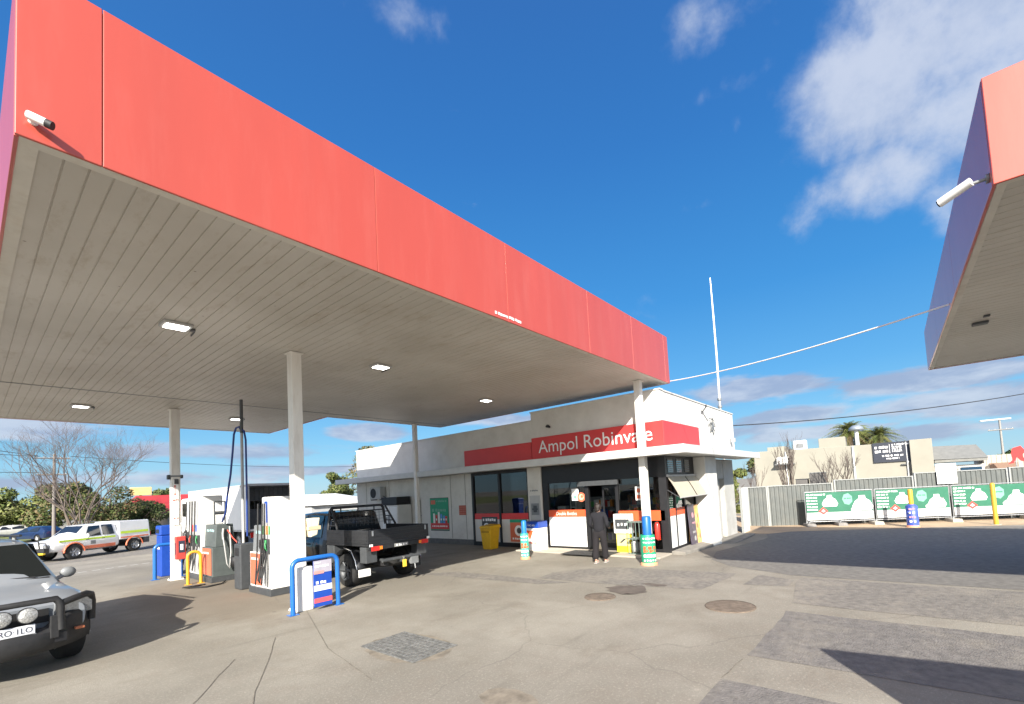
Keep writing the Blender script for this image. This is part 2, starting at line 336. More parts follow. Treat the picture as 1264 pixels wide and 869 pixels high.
# ------------------------------------------------------------------ ground
def sm(t): t=max(0,min(1,t)); return t*t*(3-2*t)
def gz(x,y):
    z=-.25*sm((x-12.6)/7.5)*(1-sm((y-5.0)/2.5))
    z-=.30*sm((y-20)/12)*(1-sm((x-9)/3))
    if x>28: z-=.5*sm((x-28)/12)
    return z
def gmat():
    m=bpy.data.materials.new('worn_forecourt_concrete'); m.use_nodes=True; t=m.node_tree; n=t.nodes; l=t.links; p=n['Principled BSDF']
    tc=n.new('ShaderNodeTexCoord'); V=tc.outputs['Object']
    def nz(sc_,det=7,ro=.6,dist=0,st=None):
        q=n.new('ShaderNodeTexNoise'); q.inputs['Scale'].default_value=sc_; q.inputs['Detail'].default_value=det; q.inputs['Roughness'].default_value=ro; q.inputs['Distortion'].default_value=dist
        if st:
            mp=n.new('ShaderNodeMapping'); mp.inputs['Scale'].default_value=st[:3]; mp.inputs['Rotation'].default_value=(0,0,st[3] if len(st)>3 else 0); l.new(V,mp.inputs[0]); l.new(mp.outputs[0],q.inputs['Vector'])
        else: l.new(V,q.inputs['Vector'])
        return q.outputs[0]
    def rng(v,a,b,c=0,d=1):
        q=n.new('ShaderNodeMapRange'); q.interpolation_type='SMOOTHSTEP'; l.new(v,q.inputs[0]); q.inputs[1].default_value=a;q.inputs[2].default_value=b;q.inputs[3].default_value=c;q.inputs[4].default_value=d; return q.outputs[0]
    def mix(f,a,b):
        q=n.new('ShaderNodeMix'); q.data_type='RGBA'; l.new(f,q.inputs[0])
        for i,c in ((6,a),(7,b)):
            if isinstance(c,tuple): q.inputs[i].default_value=c+(1,)
            else: l.new(c,q.inputs[i])
        return q.outputs[2]
    def M_(op,a,b):
        q=n.new('ShaderNodeMath'); q.operation=op
        for i,c in enumerate((a,b)):
            if isinstance(c,(int,float)): q.inputs[i].default_value=c
            else: l.new(c,q.inputs[i])
        return q.outputs[0]
    c=mix(rng(nz(.35),.35,.65),(.215,.198,.165),(.297,.276,.232))
    c=mix(rng(nz(2.2,8,.7),.45,.75,0,.5),c,(.22,.19,.155))
    c=mix(rng(nz(.55,6,.55,1.2,(1,.28,1,.5)),.52,.72,0,.45),c,(.20,.175,.145))
    c=mix(rng(nz(30,4,.75),.50,.72,0,.55),c,(.42,.39,.33))
    c=mix(rng(nz(70,3,.8),.54,.70,0,.6),c,(.13,.115,.095))
    c=mix(rng(nz(.9,9,.72,.6),.50,.70,0,.45),c,(.185,.16,.125))
    c=mix(rng(nz(1.0,7,.6,.3,(.35,2.6,1,.9)),.56,.74,0,.40),c,(.16,.145,.12))
    c=mix(rng(nz(3.5,9,.75),.60,.72,0,.5),c,(.40,.365,.30))
    # worn lane around the pumps: a brown oily tone with its own ragged outline
    sx=n.new('ShaderNodeSeparateXYZ'); l.new(V,sx.inputs[0])
    dx=M_('DIVIDE',M_('SUBTRACT',sx.outputs[0],3.9),1.7); dy=M_('DIVIDE',M_('SUBTRACT',sx.outputs[1],13.2),4.6)
    rr=M_('ADD',M_('ADD',M_('MULTIPLY',dx,dx),M_('MULTIPLY',dy,dy)),M_('MULTIPLY',M_('SUBTRACT',nz(1.3,8,.7),.5),1.6))
    c=mix(M_('MULTIPLY',rng(rr,.35,1.15,1,0),.55),c,(.17,.135,.10))
    # small dark oil drips
    vo=n.new('ShaderNodeTexVoronoi'); vo.inputs['Scale'].default_value=1.7; l.new(V,vo.inputs['Vector'])
    gate=rng(nz(.8),.5,.62)
    c=mix(M_('MULTIPLY',rng(vo.outputs['Distance'],.03,.10,.55,0),gate),c,(.09,.08,.07))
    # hairline cracks
    v2=n.new('ShaderNodeTexVoronoi'); v2.feature='DISTANCE_TO_EDGE'; v2.inputs['Scale'].default_value=.16
    ad=n.new('ShaderNodeVectorMath'); ad.operation='ADD'; ns=n.new('ShaderNodeTexNoise'); ns.inputs['Scale'].default_value=1.3; ns.inputs['Detail'].default_value=6; l.new(V,ns.inputs['Vector']); l.new(V,ad.inputs[0]); nsc=n.new('ShaderNodeVectorMath'); nsc.operation='SCALE'; nsc.inputs['Scale'].default_value=.5; l.new(ns.outputs['Color'],nsc.inputs[0]); l.new(nsc.outputs[0],ad.inputs[1]); l.new(ad.outputs[0],v2.inputs['Vector'])
    c=mix(rng(v2.outputs['Distance'],.0005,.0022,.25,0),c,(.10,.09,.08))
    l.new(c,p.inputs['Base Color']); p.inputs['Roughness'].default_value=.88; p.inputs['Specular IOR Level'].default_value=.25
    bp=n.new('ShaderNodeBump'); bp.inputs['Strength'].default_value=.6; bp.inputs['Distance'].default_value=.012; l.new(nz(38,7,.75),bp.inputs['Height']); l.new(bp.outputs[0],p.inputs['Normal'])
    return m
GM=gmat()
def grid(name,xs,ys,m,dz=0,kind='structure'):
    vs=[(x,y,gz(x,y)+dz) for y in ys for x in xs]; nx=len(xs)
    fs=[(j*nx+i,j*nx+i+1,(j+1)*nx+i+1,(j+1)*nx+i) for j in range(len(ys)-1) for i in range(nx-1)]
    mb=MB(); mb.add(vs,fs,0,True); o=mb.build(name,m); tag(o,kind=kind); return o
def lin(a,b,st):
    k=max(1,int(round((b-a)/st))); return [a+(b-a)*i/k for i in range(k+1)]
xs=[-900,-300,-100,-40,-20]+lin(-12,40,.5)+[45,60,100,300,900]; ys=[-900,-300,-100,-40,-20]+lin(-12,40,.5)+[45,60,100,300,900]
grid('ground',xs,ys,GM)
ASPH=mat('old_asphalt',(.158,.147,.136),.9,0,.28,9,bump=.7,bs=45,dirt=(.27,.245,.20),dd=.65,ds=1.4)
ASPH2=mat('patched_asphalt',(.185,.170,.150),.9,0,.28,9,bump=.7,bs=45,dirt=(.30,.27,.22),dd=.9,ds=1.0)
ASPHD=mat('dark_road_asphalt',(.165,.155,.138),.9,0,.25,7,bump=.4,bs=55,dirt=(.14,.13,.12),dd=.4,ds=.8)
def patch(name,poly,m,dz=.004):
    bm=bmesh.new(); vs=[bm.verts.new((x,y,0)) for x,y in poly]; f=bm.faces.new(vs)
    bmesh.ops.triangulate(bm,faces=[f]);
    for _ in range(4):
        es=[e for e in bm.edges if e.calc_length()>1.2]
        if not es: break
        bmesh.ops.subdivide_edges(bm,edges=es,cuts=1); bmesh.ops.triangulate(bm,faces=bm.faces[:])
    for v in bm.verts: v.co.z=gz(v.co.x,v.co.y)+dz
    bmesh.ops.recalc_face_normals(bm,faces=bm.faces[:])
    me=bpy.data.meshes.new(name); bm.to_mesh(me); bm.free(); me.materials.append(m)
    if me.polygons and me.polygons[0].normal.z<0: me.flip_normals()
    o=bpy.data.objects.new(name,me); C.objects.link(o); tag(o,kind='structure'); return o
def jag(p0,p1,n,a,seed):
    rr=random.Random(seed); return [(p0[0]+(p1[0]-p0[0])*i/n+rr.uniform(-a,a),p0[1]+(p1[1]-p0[1])*i/n+rr.uniform(-a,a)) for i in range(n)]
patch('asphalt_patch',jag((5.9,1.56),(8.05,1.5),7,.015,1)+jag((8.08,1.5),(8.12,-6),9,.02,2)+[(8.1,-12),(5.9,-12)]+jag((5.9,-6),(5.9,1.5),9,.02,3),ASPH)
patch('asphalt_patch',jag((1.5,1.6),(5.05,1.64),9,.015,4)+jag((5.07,1.62),(5.0,-5),9,.02,5)+[(5.0,-12),(1.5,-12)],ASPH)
patch('asphalt_patch',jag((8.62,1.5),(10.75,1.75),7,.015,6)+jag((10.8,1.7),(11.0,-6),8,.03,7)+[(11,-12),(8.75,-12)]+jag((8.7,-6),(8.6,1.4),8,.02,8),ASPH2)
patch('asphalt_patch',jag((8.62,5.75),(8.95,3.2),6,.02,9)+jag((8.97,3.15),(10.75,2.9),4,.02,10)+jag((10.8,2.95),(10.5,6.2),6,.02,11)+jag((10.4,6.2),(9.0,7.3),4,.02,41)+[(8.6,6.9)],ASPH2)
patch('asphalt_patch',jag((7.75,10.4),(8.1,6.0),9,.02,9)+jag((8.5,5.9),(8.4,10.3),6,.02,42),ASPH2)
patch('asphalt_patch',jag((9.75,2.55),(9.85,1.78),4,.02,43)+jag((9.9,1.78),(10.75,1.78),4,.02,44)+[(10.8,2.5)],ASPH2)
patch('asphalt_road',[(11.0,1.9)]+[(11.3,-30),(24.6,-30)]+[(24.6,-3),(23.2,0.2),(21.6,3.6),(20.6,4.35)]+jag((19.5,4.05),(13.2,4.35),8,.05,12)+[(12.4,4.0),(11.6,3.3)],ASPHD)
patch('side_road',[(-60,33),(12,33),(12,60),(-60,60)],ASPH2,.006)
GR=mat('grass_green',(.16,.18,.055),.9,0,.3,.3,bump=.6,bs=8)
patch('grass_verge',[(-120,66),(20,66),(60,150),(-120,150)],GR,.012)
DIRT=mat('sandy_verge',(.42,.31,.20),.95,0,.15,1.2,bump=.5,bs=30)
patch('dirt_verge',[(20.7,4.3),(21.7,3.6),(23.3,.2),(24.8,-3.1),(27,-8),(34,-8),(34,12),(20.7,12)],DIRT,.006)
# joints, cover plates, stains
JN=mat('joint_sealant',(.17,.15,.12),.9,0,.4,9)
def strip(name,pts,w_,m,dz=.006):
    mb=MB(); vs=[]
    for i,(x,y) in enumerate(pts):
        a=pts[max(0,i-1)];b=pts[min(len(pts)-1,i+1)]; d=Vector((b[0]-a[0],b[1]-a[1],0)).normalized(); nn=Vector((-d.y,d.x,0))*w_/2
        for q in (1,-1): vs.append((x+nn.x*q,y+nn.y*q,gz(x,y)+dz))
    mb.add(vs,[(2*i,2*i+1,2*i+3,2*i+2) for i in range(len(pts)-1)]); o=mb.build(name,m); tag(o,kind='structure')
strip('joint_line',jag((1.2,5.6),(2.55,7.7),8,.012,21),.010,JN); strip('joint_line',jag((1.95,5.6),(3.3,8.3),8,.012,22),.009,JN)
strip('joint_line',jag((3.0,5.0),(3.4,7.0),6,.02,23)+[(4.3,9.5)],.007,JN)
strip('joint_line',jag((5.1,1.63),(5.9,1.57),5,.01,25),.012,JN)
WL=mat('faded_white_line',(.55,.54,.50),.9,0,.3,8)
for k in range(9):
    t=k/9; x0,y0=1.6+3.6*t,24.4+1.1*t
    strip('painted_dash',[(x0,y0),(x0+.26,y0+.08)],.10,WL,.008)
def irr(cx,cy,rx,ry,n,a,seed):
    rr=random.Random(seed); return [(cx+rx*math.cos(2*math.pi*i/n)*(1+rr.uniform(-a,a)),cy+ry*math.sin(2*math.pi*i/n)*(1+rr.uniform(-a,a))) for i in range(n)]
STN=mat('oil_stain',(.12,.10,.085),.7,0,.3,5); STB=mat('brown_rust_ground',(.17,.125,.085),.9,0,.25,7)
patch('oil_stain',irr(8.4,4.45,.38,.42,26,.18,31),STN,.0075)
patch('oil_stain',irr(9.0,4.1,.12,.3,18,.2,32),STN,.0075)
patch('cover_stain',irr(3.95,5.6,.50,.74,40,.05,33),mat('damp_cover_surround',(.20,.172,.132),.85,0,.35,6,dirt=(.28,.25,.2),dd=.8,ds=5),.003)
patch('cover_stain',irr(3.5,3.3,.22,.36,30,.06,35),mat('damp_cover_surround',(0,0,0)),.003)
# manholes and tank covers
MH=mat('rough_cover_concrete',(.16,.125,.095),.95,0,.35,9,bump=1,bs=50)
def round_cover(x,y,r,label,m=MH):
    t=thing('manhole_cover',label,'manhole cover',(x,y,gz(x,y)))
    mb=MB(); mb.lathe((0,0,0),[(r*1.0,0),(r*1.0,.012),(r*.97,.016)],36); mb.build('rim',MH,t)
    mb=MB(); mb.lathe((0,0,0),[(r*.97,.010),(r*.93,.013),(r*.5,.014),(.001,.014)],36); mb.build('lid',m,t)
round_cover(7.98,2.33,.40,'round rusty brown tank cover beside the asphalt patch edge')
round_cover(7.62,4.63,.30,'smaller round tank cover in front of the dark oil stain')
t=thing('drain_grate','square steel mesh drain plate set in the concrete below the canopy','drain cover',(3.98,5.65,0))
mb=MB(); mb.box(-.38,.38,-.62,.62,.0045,.010); mb.build('plate',mat('weathered_mesh_plate',(.20,.195,.18),.7,.3,.45,14,bump=.8,bs=40),t)
mb=MB()
for i in range(16): y=-.60+i*.08; mb.box(-.37,.37,y-.008,y+.008,.010,.018)
for i in range(10): x=-.36+i*.08; mb.box(x-.006,x+.006,-.61,.61,.010,.0165)
mb.build('grating',mat('worn_grating',(.27,.27,.26),.5,.6,.4,10),t)
# ------------------------------------------------------------------ canopies
CZ=5.2
def ribbed(mb,x0,x1,y0,y1,z,p=.16,g=.017,dp=.010):
    x=x0; vs=[];fs=[]
    while x<x1-1e-6:
        xe=min(x+p,x1)
        prof=[(x,z),(xe-g,z),(xe-g*.7,z+dp),(xe-g*.3,z+dp),(xe,z)]
        o=len(vs)
        for a,b in prof: vs+= [(a,y0,b),(a,y1,b)]
        for k in range(4): fs.append((o+2*k,o+2*k+1,o+2*k+3,o+2*k+2))
        x=xe
    mb.add(vs,fs)
def soffit_mat():
    m=bpy.data.materials.new('ribbed_soffit'); m.use_nodes=True; t=m.node_tree; n=t.nodes; l=t.links; p=n['Principled BSDF']
    tc=n.new('ShaderNodeTexCoord'); V=tc.outputs['Object']
    def rng(v,a,b,c=0,d=1):
        q=n.new('ShaderNodeMapRange'); l.new(v,q.inputs[0]); q.inputs[1].default_value=a;q.inputs[2].default_value=b;q.inputs[3].default_value=c;q.inputs[4].default_value=d; return q.outputs[0]
    def mix(f,a,b):
        q=n.new('ShaderNodeMix'); q.data_type='RGBA'; l.new(f,q.inputs[0])
        for i,c in ((6,a),(7,b)):
            if isinstance(c,tuple): q.inputs[i].default_value=c+(1,)
            else: l.new(c,q.inputs[i])
        return q.outputs[2]
    a=n.new('ShaderNodeTexNoise'); a.inputs['Scale'].default_value=.5; a.inputs['Detail'].default_value=6; l.new(V,a.inputs['Vector'])
    c=mix(rng(a.outputs[0],.35,.65),(.46,.43,.375),(.56,.53,.475))
    b=n.new('ShaderNodeTexNoise'); b.inputs['Scale'].default_value=2.2; b.inputs['Detail'].default_value=9; b.inputs['Roughness'].default_value=.75
    mp=n.new('ShaderNodeMapping'); mp.inputs['Scale'].default_value=(2.2,.7,1); l.new(V,mp.inputs[0]); l.new(mp.outputs[0],b.inputs['Vector'])
    c=mix(rng(b.outputs[0],.54,.72,0,.42),c,(.26,.185,.095))
    v=n.new('ShaderNodeTexVoronoi'); v.inputs['Scale'].default_value=2.6; l.new(V,v.inputs['Vector'])
    c=mix(rng(v.outputs['Distance'],.02,.05,.75,0),c,(.10,.07,.045))
    l.new(c,p.inputs['Base Color']); p.inputs['Roughness'].default_value=.5; return m
SM=soffit_mat()
cp=thing('fuel_canopy','long red fascia fuel canopy on white posts over the pumps, running to the shop','canopy',(0,0,0))
X0,X1,XN,Y0,YB,YN=.23,13.57,8.3,5.25,16.2,21.3
mb=MB(); g0=.14
ribbed(mb,X0+g0,XN,Y0+g0,YN-g0,CZ); ribbed(mb,XN,X1-g0,Y0+g0,YB-g0,CZ); mb.build('soffit',SM,cp)
mb=MB()  # trim channel round the soffit and a joint strip across it
for (a,b,c_,d) in ((X0+.02,X1-.02,Y0+.02,Y0+g0),(X0+.02,X0+g0,Y0+g0,YN-.02),(X1-g0,X1-.02,Y0+g0,YB-.02),(XN,X1-g0,YB-g0,YB-.02),(X0+g0,XN,YN-g0,YN-.02)):
    mb.box(a,b,c_,d,CZ-.012,CZ+.03)
mb.build('edge_trim',TRIM,cp)
mb=MB(); mb.box(X0+g0,X1-g0,15.55,15.60,CZ-.010,CZ-.003); mb.build('joint_strip',GREYM,cp)
FT=6.65
mb=MB()
for (a,b,c_,d) in ((X0+.03,X1-.03,Y0+.03,Y0+.10),(X0+.03,X0+.10,Y0+.1,YN-.1),(X1-.10,X1-.03,Y0+.1,YB-.1),(XN-.1,X1-.1,YB-.10,YB-.03),(X0+.1,XN-.1,YN-.10,YN-.03),(XN-.10,XN-.03,YB-.03,YN-.1)):
    mb.box(a,b,c_,d,CZ+.035,FT-.02)
mb.build('fascia_frame',REDR,cp)
mb=MB(); mb.box(X0+.1,XN-.1,Y0+.1,YN-.1,CZ+.32,CZ+.36); mb.box(XN-.1,X1-.1,Y0+.1,YB-.1,CZ+.32,CZ+.36); mb.build('roof_deck',GREYM,cp)
def fas(axis,a,b,q,q2):
    mb=MB()
    if axis=='x': mb.box(a+.0022,b-.0022,q,q2,CZ-.02,FT)
    else: mb.box(q,q2,a+.004,b-.004,CZ-.02,FT)
    mb.build('fascia_panel',RED,cp,bevel=.006)
js=[X0,.74,3.44,6.07,8.87,11.1,X1-.30,X1]
for a,b in zip(js[:-1],js[1:]): fas('x',a,b,Y0,Y0+.028)
for a,b in zip([Y0+.03,8,11,14,17,19.2],[8,11,14,17,19.2,YN-.03]): fas('y',a,b,X0,X0+.028)
for a,b in zip([Y0+.03,9,12.6],[9,12.6,YB-.03]): fas('y',a,b,X1-.028,X1)
fas('x',XN,X1,YB-.028,YB); fas('x',X0,XN,YN-.028,YN); fas('y',YB,YN-.03,XN-.028,XN)
mb=MB(); P=FY(Y0-.004,0,0); P.squig(mb,5.72,6.42,5.26,.055,0,0,5); mb.build('maker_mark',LETW,cp)
def column(x,y,wx=.2,wy=.2):
    mb=MB(); mb.box(x-wx/2,x+wx/2,y-wy/2,y+wy/2,0,CZ-.02); o=mb.build('column',COLM,cp,bevel=.012)
    mb=MB(); mb.box(x-wx*.75,x+wx*.75,y-wy*.75,y+wy*.75,0,.02); mb.box(x-wx*.65,x+wx*.65,y-wy*.65,y+wy*.65,CZ-.03,CZ-.012)
    for i in (-1,1):
        for j in (-1,1): mb.cyl((x+i*wx*.65,y+j*wy*.65,.02),(x+i*wx*.65,y+j*wy*.65,.045),.012,n=6)
    mb.build('base_plate',COLM,o)
    return o
column(12.45,5.81,.20,.20)
column(4.2,9.5,.20,.22); column(4.05,17.3,.22,.22)
column(11.95,15.95,.16,.16)
# lamps under the canopy
lamp_spots=[(2.18,9.17,'nearest square lamp set in the canopy soffit, ringed with rust and bugs'),(5.99,9.17,'square soffit lamp between the middle post and the front edge'),(10.76,10.47,'small soffit lamp nearest the shop sign'),(2.07,17.87,'soffit lamp at the far left beyond the joint strip'),(5.97,18.02,'soffit lamp behind the hose pole over the pumps')]
lt=None
for x,y,lb in lamp_spots:
    if lt is None:
        lt=thing('canopy_lamp',lb,'canopy lamp',(x,y,CZ),0,'lamps in the canopy soffit')
        mb=MB(); mb.box(-.20,.20,-.17,.17,-.05,-.001); mb.build('housing',GREYL,lt,bevel=.015)
        mb=MB(); mb.box(-.15,.15,-.12,.12,-.062,-.048); mb.build('lens',LAMP,lt,bevel=.008)
        mb=MB(); mb.cyl((.24,.1,-.035),(.24,.1,-.001),.05,n=12); mb.tube([(.24,.1,-.02),(.3,.2,-.015),(.32,.45,-.012)],.012,6); mb.build('junction_box',GREYD,lt)
    else: lt2=copy_tree(lt); lt2.location=(x,y,CZ); lt2['label']=lb
# rust rings where the lamps meet the soffit are in the soffit sheet itself (thin scorched plates)
# right canopy
rc=thing('red_canopy','second red fascia canopy cut off by the right edge of the picture','canopy',(0,0,0))
RZ=4.56; RX0,RX1,RY1,RY0=5.44,14.75,-.86,-17.0
mb=MB(); ribbed(mb,RX0+.1,RX1-.1,RY0+.1,RY1-.1,RZ); mb.build('soffit',SM,rc)
mb=MB(); mb.box(RX0+.02,RX1-.02,RY1-.1,RY1-.032,RZ-.012,RZ+.03); mb.box(RX0+.032,RX0+.1,RY0,RY1-.1,RZ-.012,RZ+.03); mb.box(RX1-.1,RX1-.032,RY0,RY1-.1,RZ-.012,RZ+.03); mb.build('edge_trim',TRIM,rc)
RT=5.5
mb=MB(); mb.box(RX0+.03,RX1-.03,RY1-.09,RY1-.03,RZ+.03,RT-.02); mb.box(RX0+.03,RX0+.09,RY0,RY1-.09,RZ+.03,RT-.02); mb.box(RX1-.09,RX1-.03,RY0,RY1-.09,RZ+.03,RT-.02); mb.box(RX0+.09,RX1-.09,RY0,RY1-.09,RZ+.3,RZ+.34); mb.build('fascia_frame',REDR,rc)
for a,b in ((RX0+.03,8.5),(8.5,11.6),(11.6,RX1-.03)):
    mb=MB(); mb.box(a+.003,b-.003,RY1-.028,RY1,RZ-.02,RT); mb.build('fascia_panel',RED,rc,bevel=.006)
for a,b in ((RY0,-4.4),(-4.4,RY1)):
    mb=MB(); mb.box(RX0,RX0+.028,a+.003,b-.003,RZ-.02,RT); mb.build('fascia_panel',RED,rc,bevel=.006)
    mb=MB(); mb.box(RX1-.028,RX1,a+.003,b-.003,RZ-.02,RT); mb.build('fascia_panel',RED,rc,bevel=.006)
for x in (8.0,12.6):
    mb=MB(); mb.box(x-.1,x+.1,-5.6,-5.4,0,RZ-.02); mb.build('column',COLM,rc,bevel=.012)
mb=MB(); mb.box(10.6,10.75,-1.45,-1.25,RZ-.04,RZ-.002); mb.box(10.2,10.28,-1.42,-1.34,RZ-.03,RZ-.002); mb.build('soffit_fitting',GREYD,rc,bevel=.006)
# cctv cameras
def cctv(label,loc,mount_n,aim,L_=.26,black=True,arm=.12,sc_=.55):
    t=thing('security_camera',label,'security camera',loc)
    n_=Vector(mount_n); aim=Vector(aim).normalized(); c=n_*arm
    mb=MB(); mb.cyl(n_*.002,n_*.03,.055,n=20); mb.build('mount',WHITEC if black else GREYM,t)
    mb=MB(); mb.tube([n_*.03,n_*arm*.7,c+Vector((0,0,-.01))],.02,10); mb.build('arm',WHITEC if black else GREYM,t)
    r=.052 if black else .048; t.scale=(sc_,)*3; r*=1.15
    mb=MB(); mb.cyl(c-aim*.07,c+aim*(L_-.07),r,n=20); mb.build('body',WHITEC,t,bevel=.01)
    if black:
        mb=MB(); mb.cyl(c+aim*(L_-.075),c+aim*(L_-.0),r*1.01,n=20); mb.build('lens_hood',BLACKM,t,bevel=.006)
    else:
        mb=MB(); mb.cyl(c+aim*(L_-.075),c+aim*(L_-.055),r*.8,n=20); mb.build('lens_glass',BLACKM,t)
cctv('white bullet camera with black lens hood on the near corner of the large canopy',(.33,Y0,5.33),(0,-1,0),(.75,-.35,-.28),.21)
cctv('white bullet camera on an arm on the right canopy corner, against the sky',(RX0+.12,RY1,RZ+.10),(0,1,0),(.45,.85,-.22),.34,False,.22,.72)
# ------------------------------------------------------------------ shop
SX=12.9; SY=5.34
shop=thing('service_station_shop','white service station shop with red Ampol Robinvale sign and wraparound eave','shop',(SX,SY,0))
def part(name,mb,m,parent=None,bevel=0): return mb.build(name,m,parent or shop,bevel,world=True)
mb=MB(); mb.box(SX,SX+.2,SY,10.33,3.1,4.92); mb.box(SX+.2,20.7,SY,SY+.2,3.1,4.9); mb.box(20.5,20.7,SY+.2,10.13,3.1,4.9); mb.box(SX+.2,20.7,10.13,10.33,3.1,4.9)
part('upper_wall',mb,WALL)
mb=MB(); mb.box(SX+.06,SX+.24,10.332,22.35,3.1,4.63); mb.box(SX+.24,20.5,22.15,22.35,3.1,4.6); part('upper_wall',mb,WALL)
mb=MB(); mb.box(SX-.03,SX+.23,SY-.03,10.36,4.92,4.96); mb.box(SX+.23,20.73,SY-.03,SY+.2,4.9,4.94); mb.box(SX+.03,SX+.27,10.36,22.4,4.63,4.67); part('parapet_cap',mb,mat('parapet_cap_metal',(.60,.59,.56),.5,0,.1,5))
mb=MB(); mb.box(SX+.2,20.5,SY+.2,10.13,4.3,4.34); mb.box(SX+.24,20.5,10.33,22.15,4.0,4.04); part('roof',mb,BGR)
# eave
mb=MB(); mb.box(11.95,20.6,4.4,SY,2.93,3.10); mb.box(11.95,SX+.2,SY,22.6,2.93,3.10); part('eave',mb,mat('eave_metal',(.60,.60,.58),.5,0,.07,3,dirt=(.4,.38,.34),dd=.4,ds=2))
mb=MB(); mb.box(11.90,11.95,4.35,22.65,2.90,3.14); mb.box(11.95,20.65,4.35,4.40,2.90,3.14); part('gutter',mb,mat('gutter_metal',(.56,.56,.54),.45,0,.07,3),bevel=.015)
# red sign bands and lettering
mb=MB(); mb.box(SX-.07,SX-.002,SY-.07,10.30,3.16,3.98); mb.box(SX,16.0,SY-.07,SY-.002,3.16,3.98); part('sign_band',mb,SIGNRED,bevel=.008)
mb=MB(); mb.box(SX-.012,SX+.058,10.37,13.96,3.14,3.86); part('sign_band',mb,SIGNRED,bevel=.008)
P=FX(SX-.072,0,0); mb=MB(); P.text(mb,'Ampol Robinvale',-(9.98+5.62)/2,3.56,w=4.36,off=.01); part('sign_lettering',mb,LETW)
# front lower wall, left part
mb=MB(); mb.box(SX,SX+.2,13.6,22.3,.22,2.92); mb.box(SX+.2,20.5,22.1,22.3,0,2.92); part('front_wall',mb,WALLL)
mb=MB(); mb.box(SX-.015,SX+.2,13.6,22.3,0,.22); part('plinth',mb,PLINTH)
mb=MB()
for y in (14.0,14.9,17.3,19.4,21.4): mb.box(SX-.008,SX-.001,y-.012,y+.012,.24,2.9)
part('wall_joint',mb,mat('wall_joint_grey',(.25,.24,.21),.8))
# big windows
mb=MB()
for y0,y1 in ((13.5,13.6),(12.02,12.12),(10.6,10.66)): mb.box(SX-.03,SX+.1,y0,y1,.0,2.92)
mb.box(SX-.02,SX+.1,10.66,13.5,.0,.16); mb.box(SX-.02,SX+.1,10.66,13.5,2.80,2.92); wf=part('window_frame',mb,BLACK)
for y0,y1 in ((12.12,13.5),(10.66,12.02)):
    mb=MB(); mb.box(SX+.03,SX+.04,y0,y1,1.27,2.80); part('window_pane',mb,GLASSD)
    mb=MB(); mb.box(SX+.0,SX+.045,y0,y1,1.04,1.27); part('red_band',mb,SIGNRED)
    mb=MB(); mb.box(SX+.0,SX+.045,y0,y1,.16,1.04); part('lower_panel',mb,mat('panel_offwhite',(.60,.58,.54),.6,0,.05,3))
# pilaster
mb=MB(); mb.box(SX-.06,SX+.2,9.98,10.6,0,2.92); part('pilaster',mb,WALLL,bevel=.01)
P=FX(SX-.062,10.6,0)
mb=MB(); P.rect(mb,.08,.56,.95,1.9,.003,.01,0); P.rect(mb,.14,.50,1.2,1.62,.014,.004,1); P.rect(mb,.24,.40,1.30,1.54,.02,.003,2); P.rect(mb,.19,.44,1.38,1.44,.0235,.003,2); P.squig(mb,.12,.5,2.08,.06,.003,1,3)
part('atm_sign',mb,[GREYL,GREYM,GREYD])
# black shopfront
mb=MB(); mb.box(SX,SX+.12,SY,9.98,2.3,2.92); mb.box(SX,SX+.12,9.72,9.98,0,2.3); mb.box(SX,SX+.12,8.05,8.2,0,2.3); mb.box(SX,SX+.12,6.95,7.05,0,2.3); mb.box(SX-.02,SX+.13,SY-.02,SY+.22,0,2.92)
mb.box(SX+.02,SX+.12,5.42,6.95,0,.14); mb.box(SX+.02,SX+.12,8.2,9.72,0,.12); part('shopfront_frame',mb,BLACK,bevel=.006)
mb=MB(); mb.box(SX-.12,SX-.002,6.9,8.4,2.14,2.30); part('door_header',mb,GREYD,bevel=.01)
for y0,y1,z0 in ((8.2,9.72,1.36),(5.42,6.95,1.3)):
    mb=MB(); mb.box(SX+.05,SX+.06,y0,y1,z0,2.3); part('window_pane',mb,GLASS)
mb=MB(); mb.box(SX-.01,SX+.04,8.2,9.72,.12,1.12); part('lower_panel',mb,WHITEC)
mb=MB(); mb.box(SX-.02,SX+.045,8.2,9.72,1.125,1.36); o=part('orange_band',mb,ORANGE)
P=FX(SX-.022,8.96,0); mb=MB(); P.text(mb,'Double Bottles',0,1.24,w=.85,h=.12,off=.003); part('band_lettering',mb,LETW)
mb=MB(); mb.box(SX-.02,SX+.045,5.42,6.95,1.0,1.3); part('orange_band',mb,ORANGE)
mb=MB(); mb.box(SX+.05,SX+.06,5.42,6.95,.14,1.0); part('window_pane',mb,GLASSD)
# sliding door leaf, half open
dl=MB(); 
for y0,y1,z0,z1 in ((7.05,7.11,0,2.12),(7.54,7.6,0,2.12),(7.11,7.54,0,.1),(7.11,7.54,2.04,2.12)): dl.box(SX+.14,SX+.18,y0,y1,z0,z1)
d=part('door',dl,BLACK); mb=MB(); mb.box(SX+.155,SX+.165,7.11,7.54,.1,2.04); mb.build('door_glass',GLASS,d)
d.children[0].parent=d
mbv=d.children[0]; 
for v in mbv.data.vertices: v.co=WM(shop).inverted()@v.co
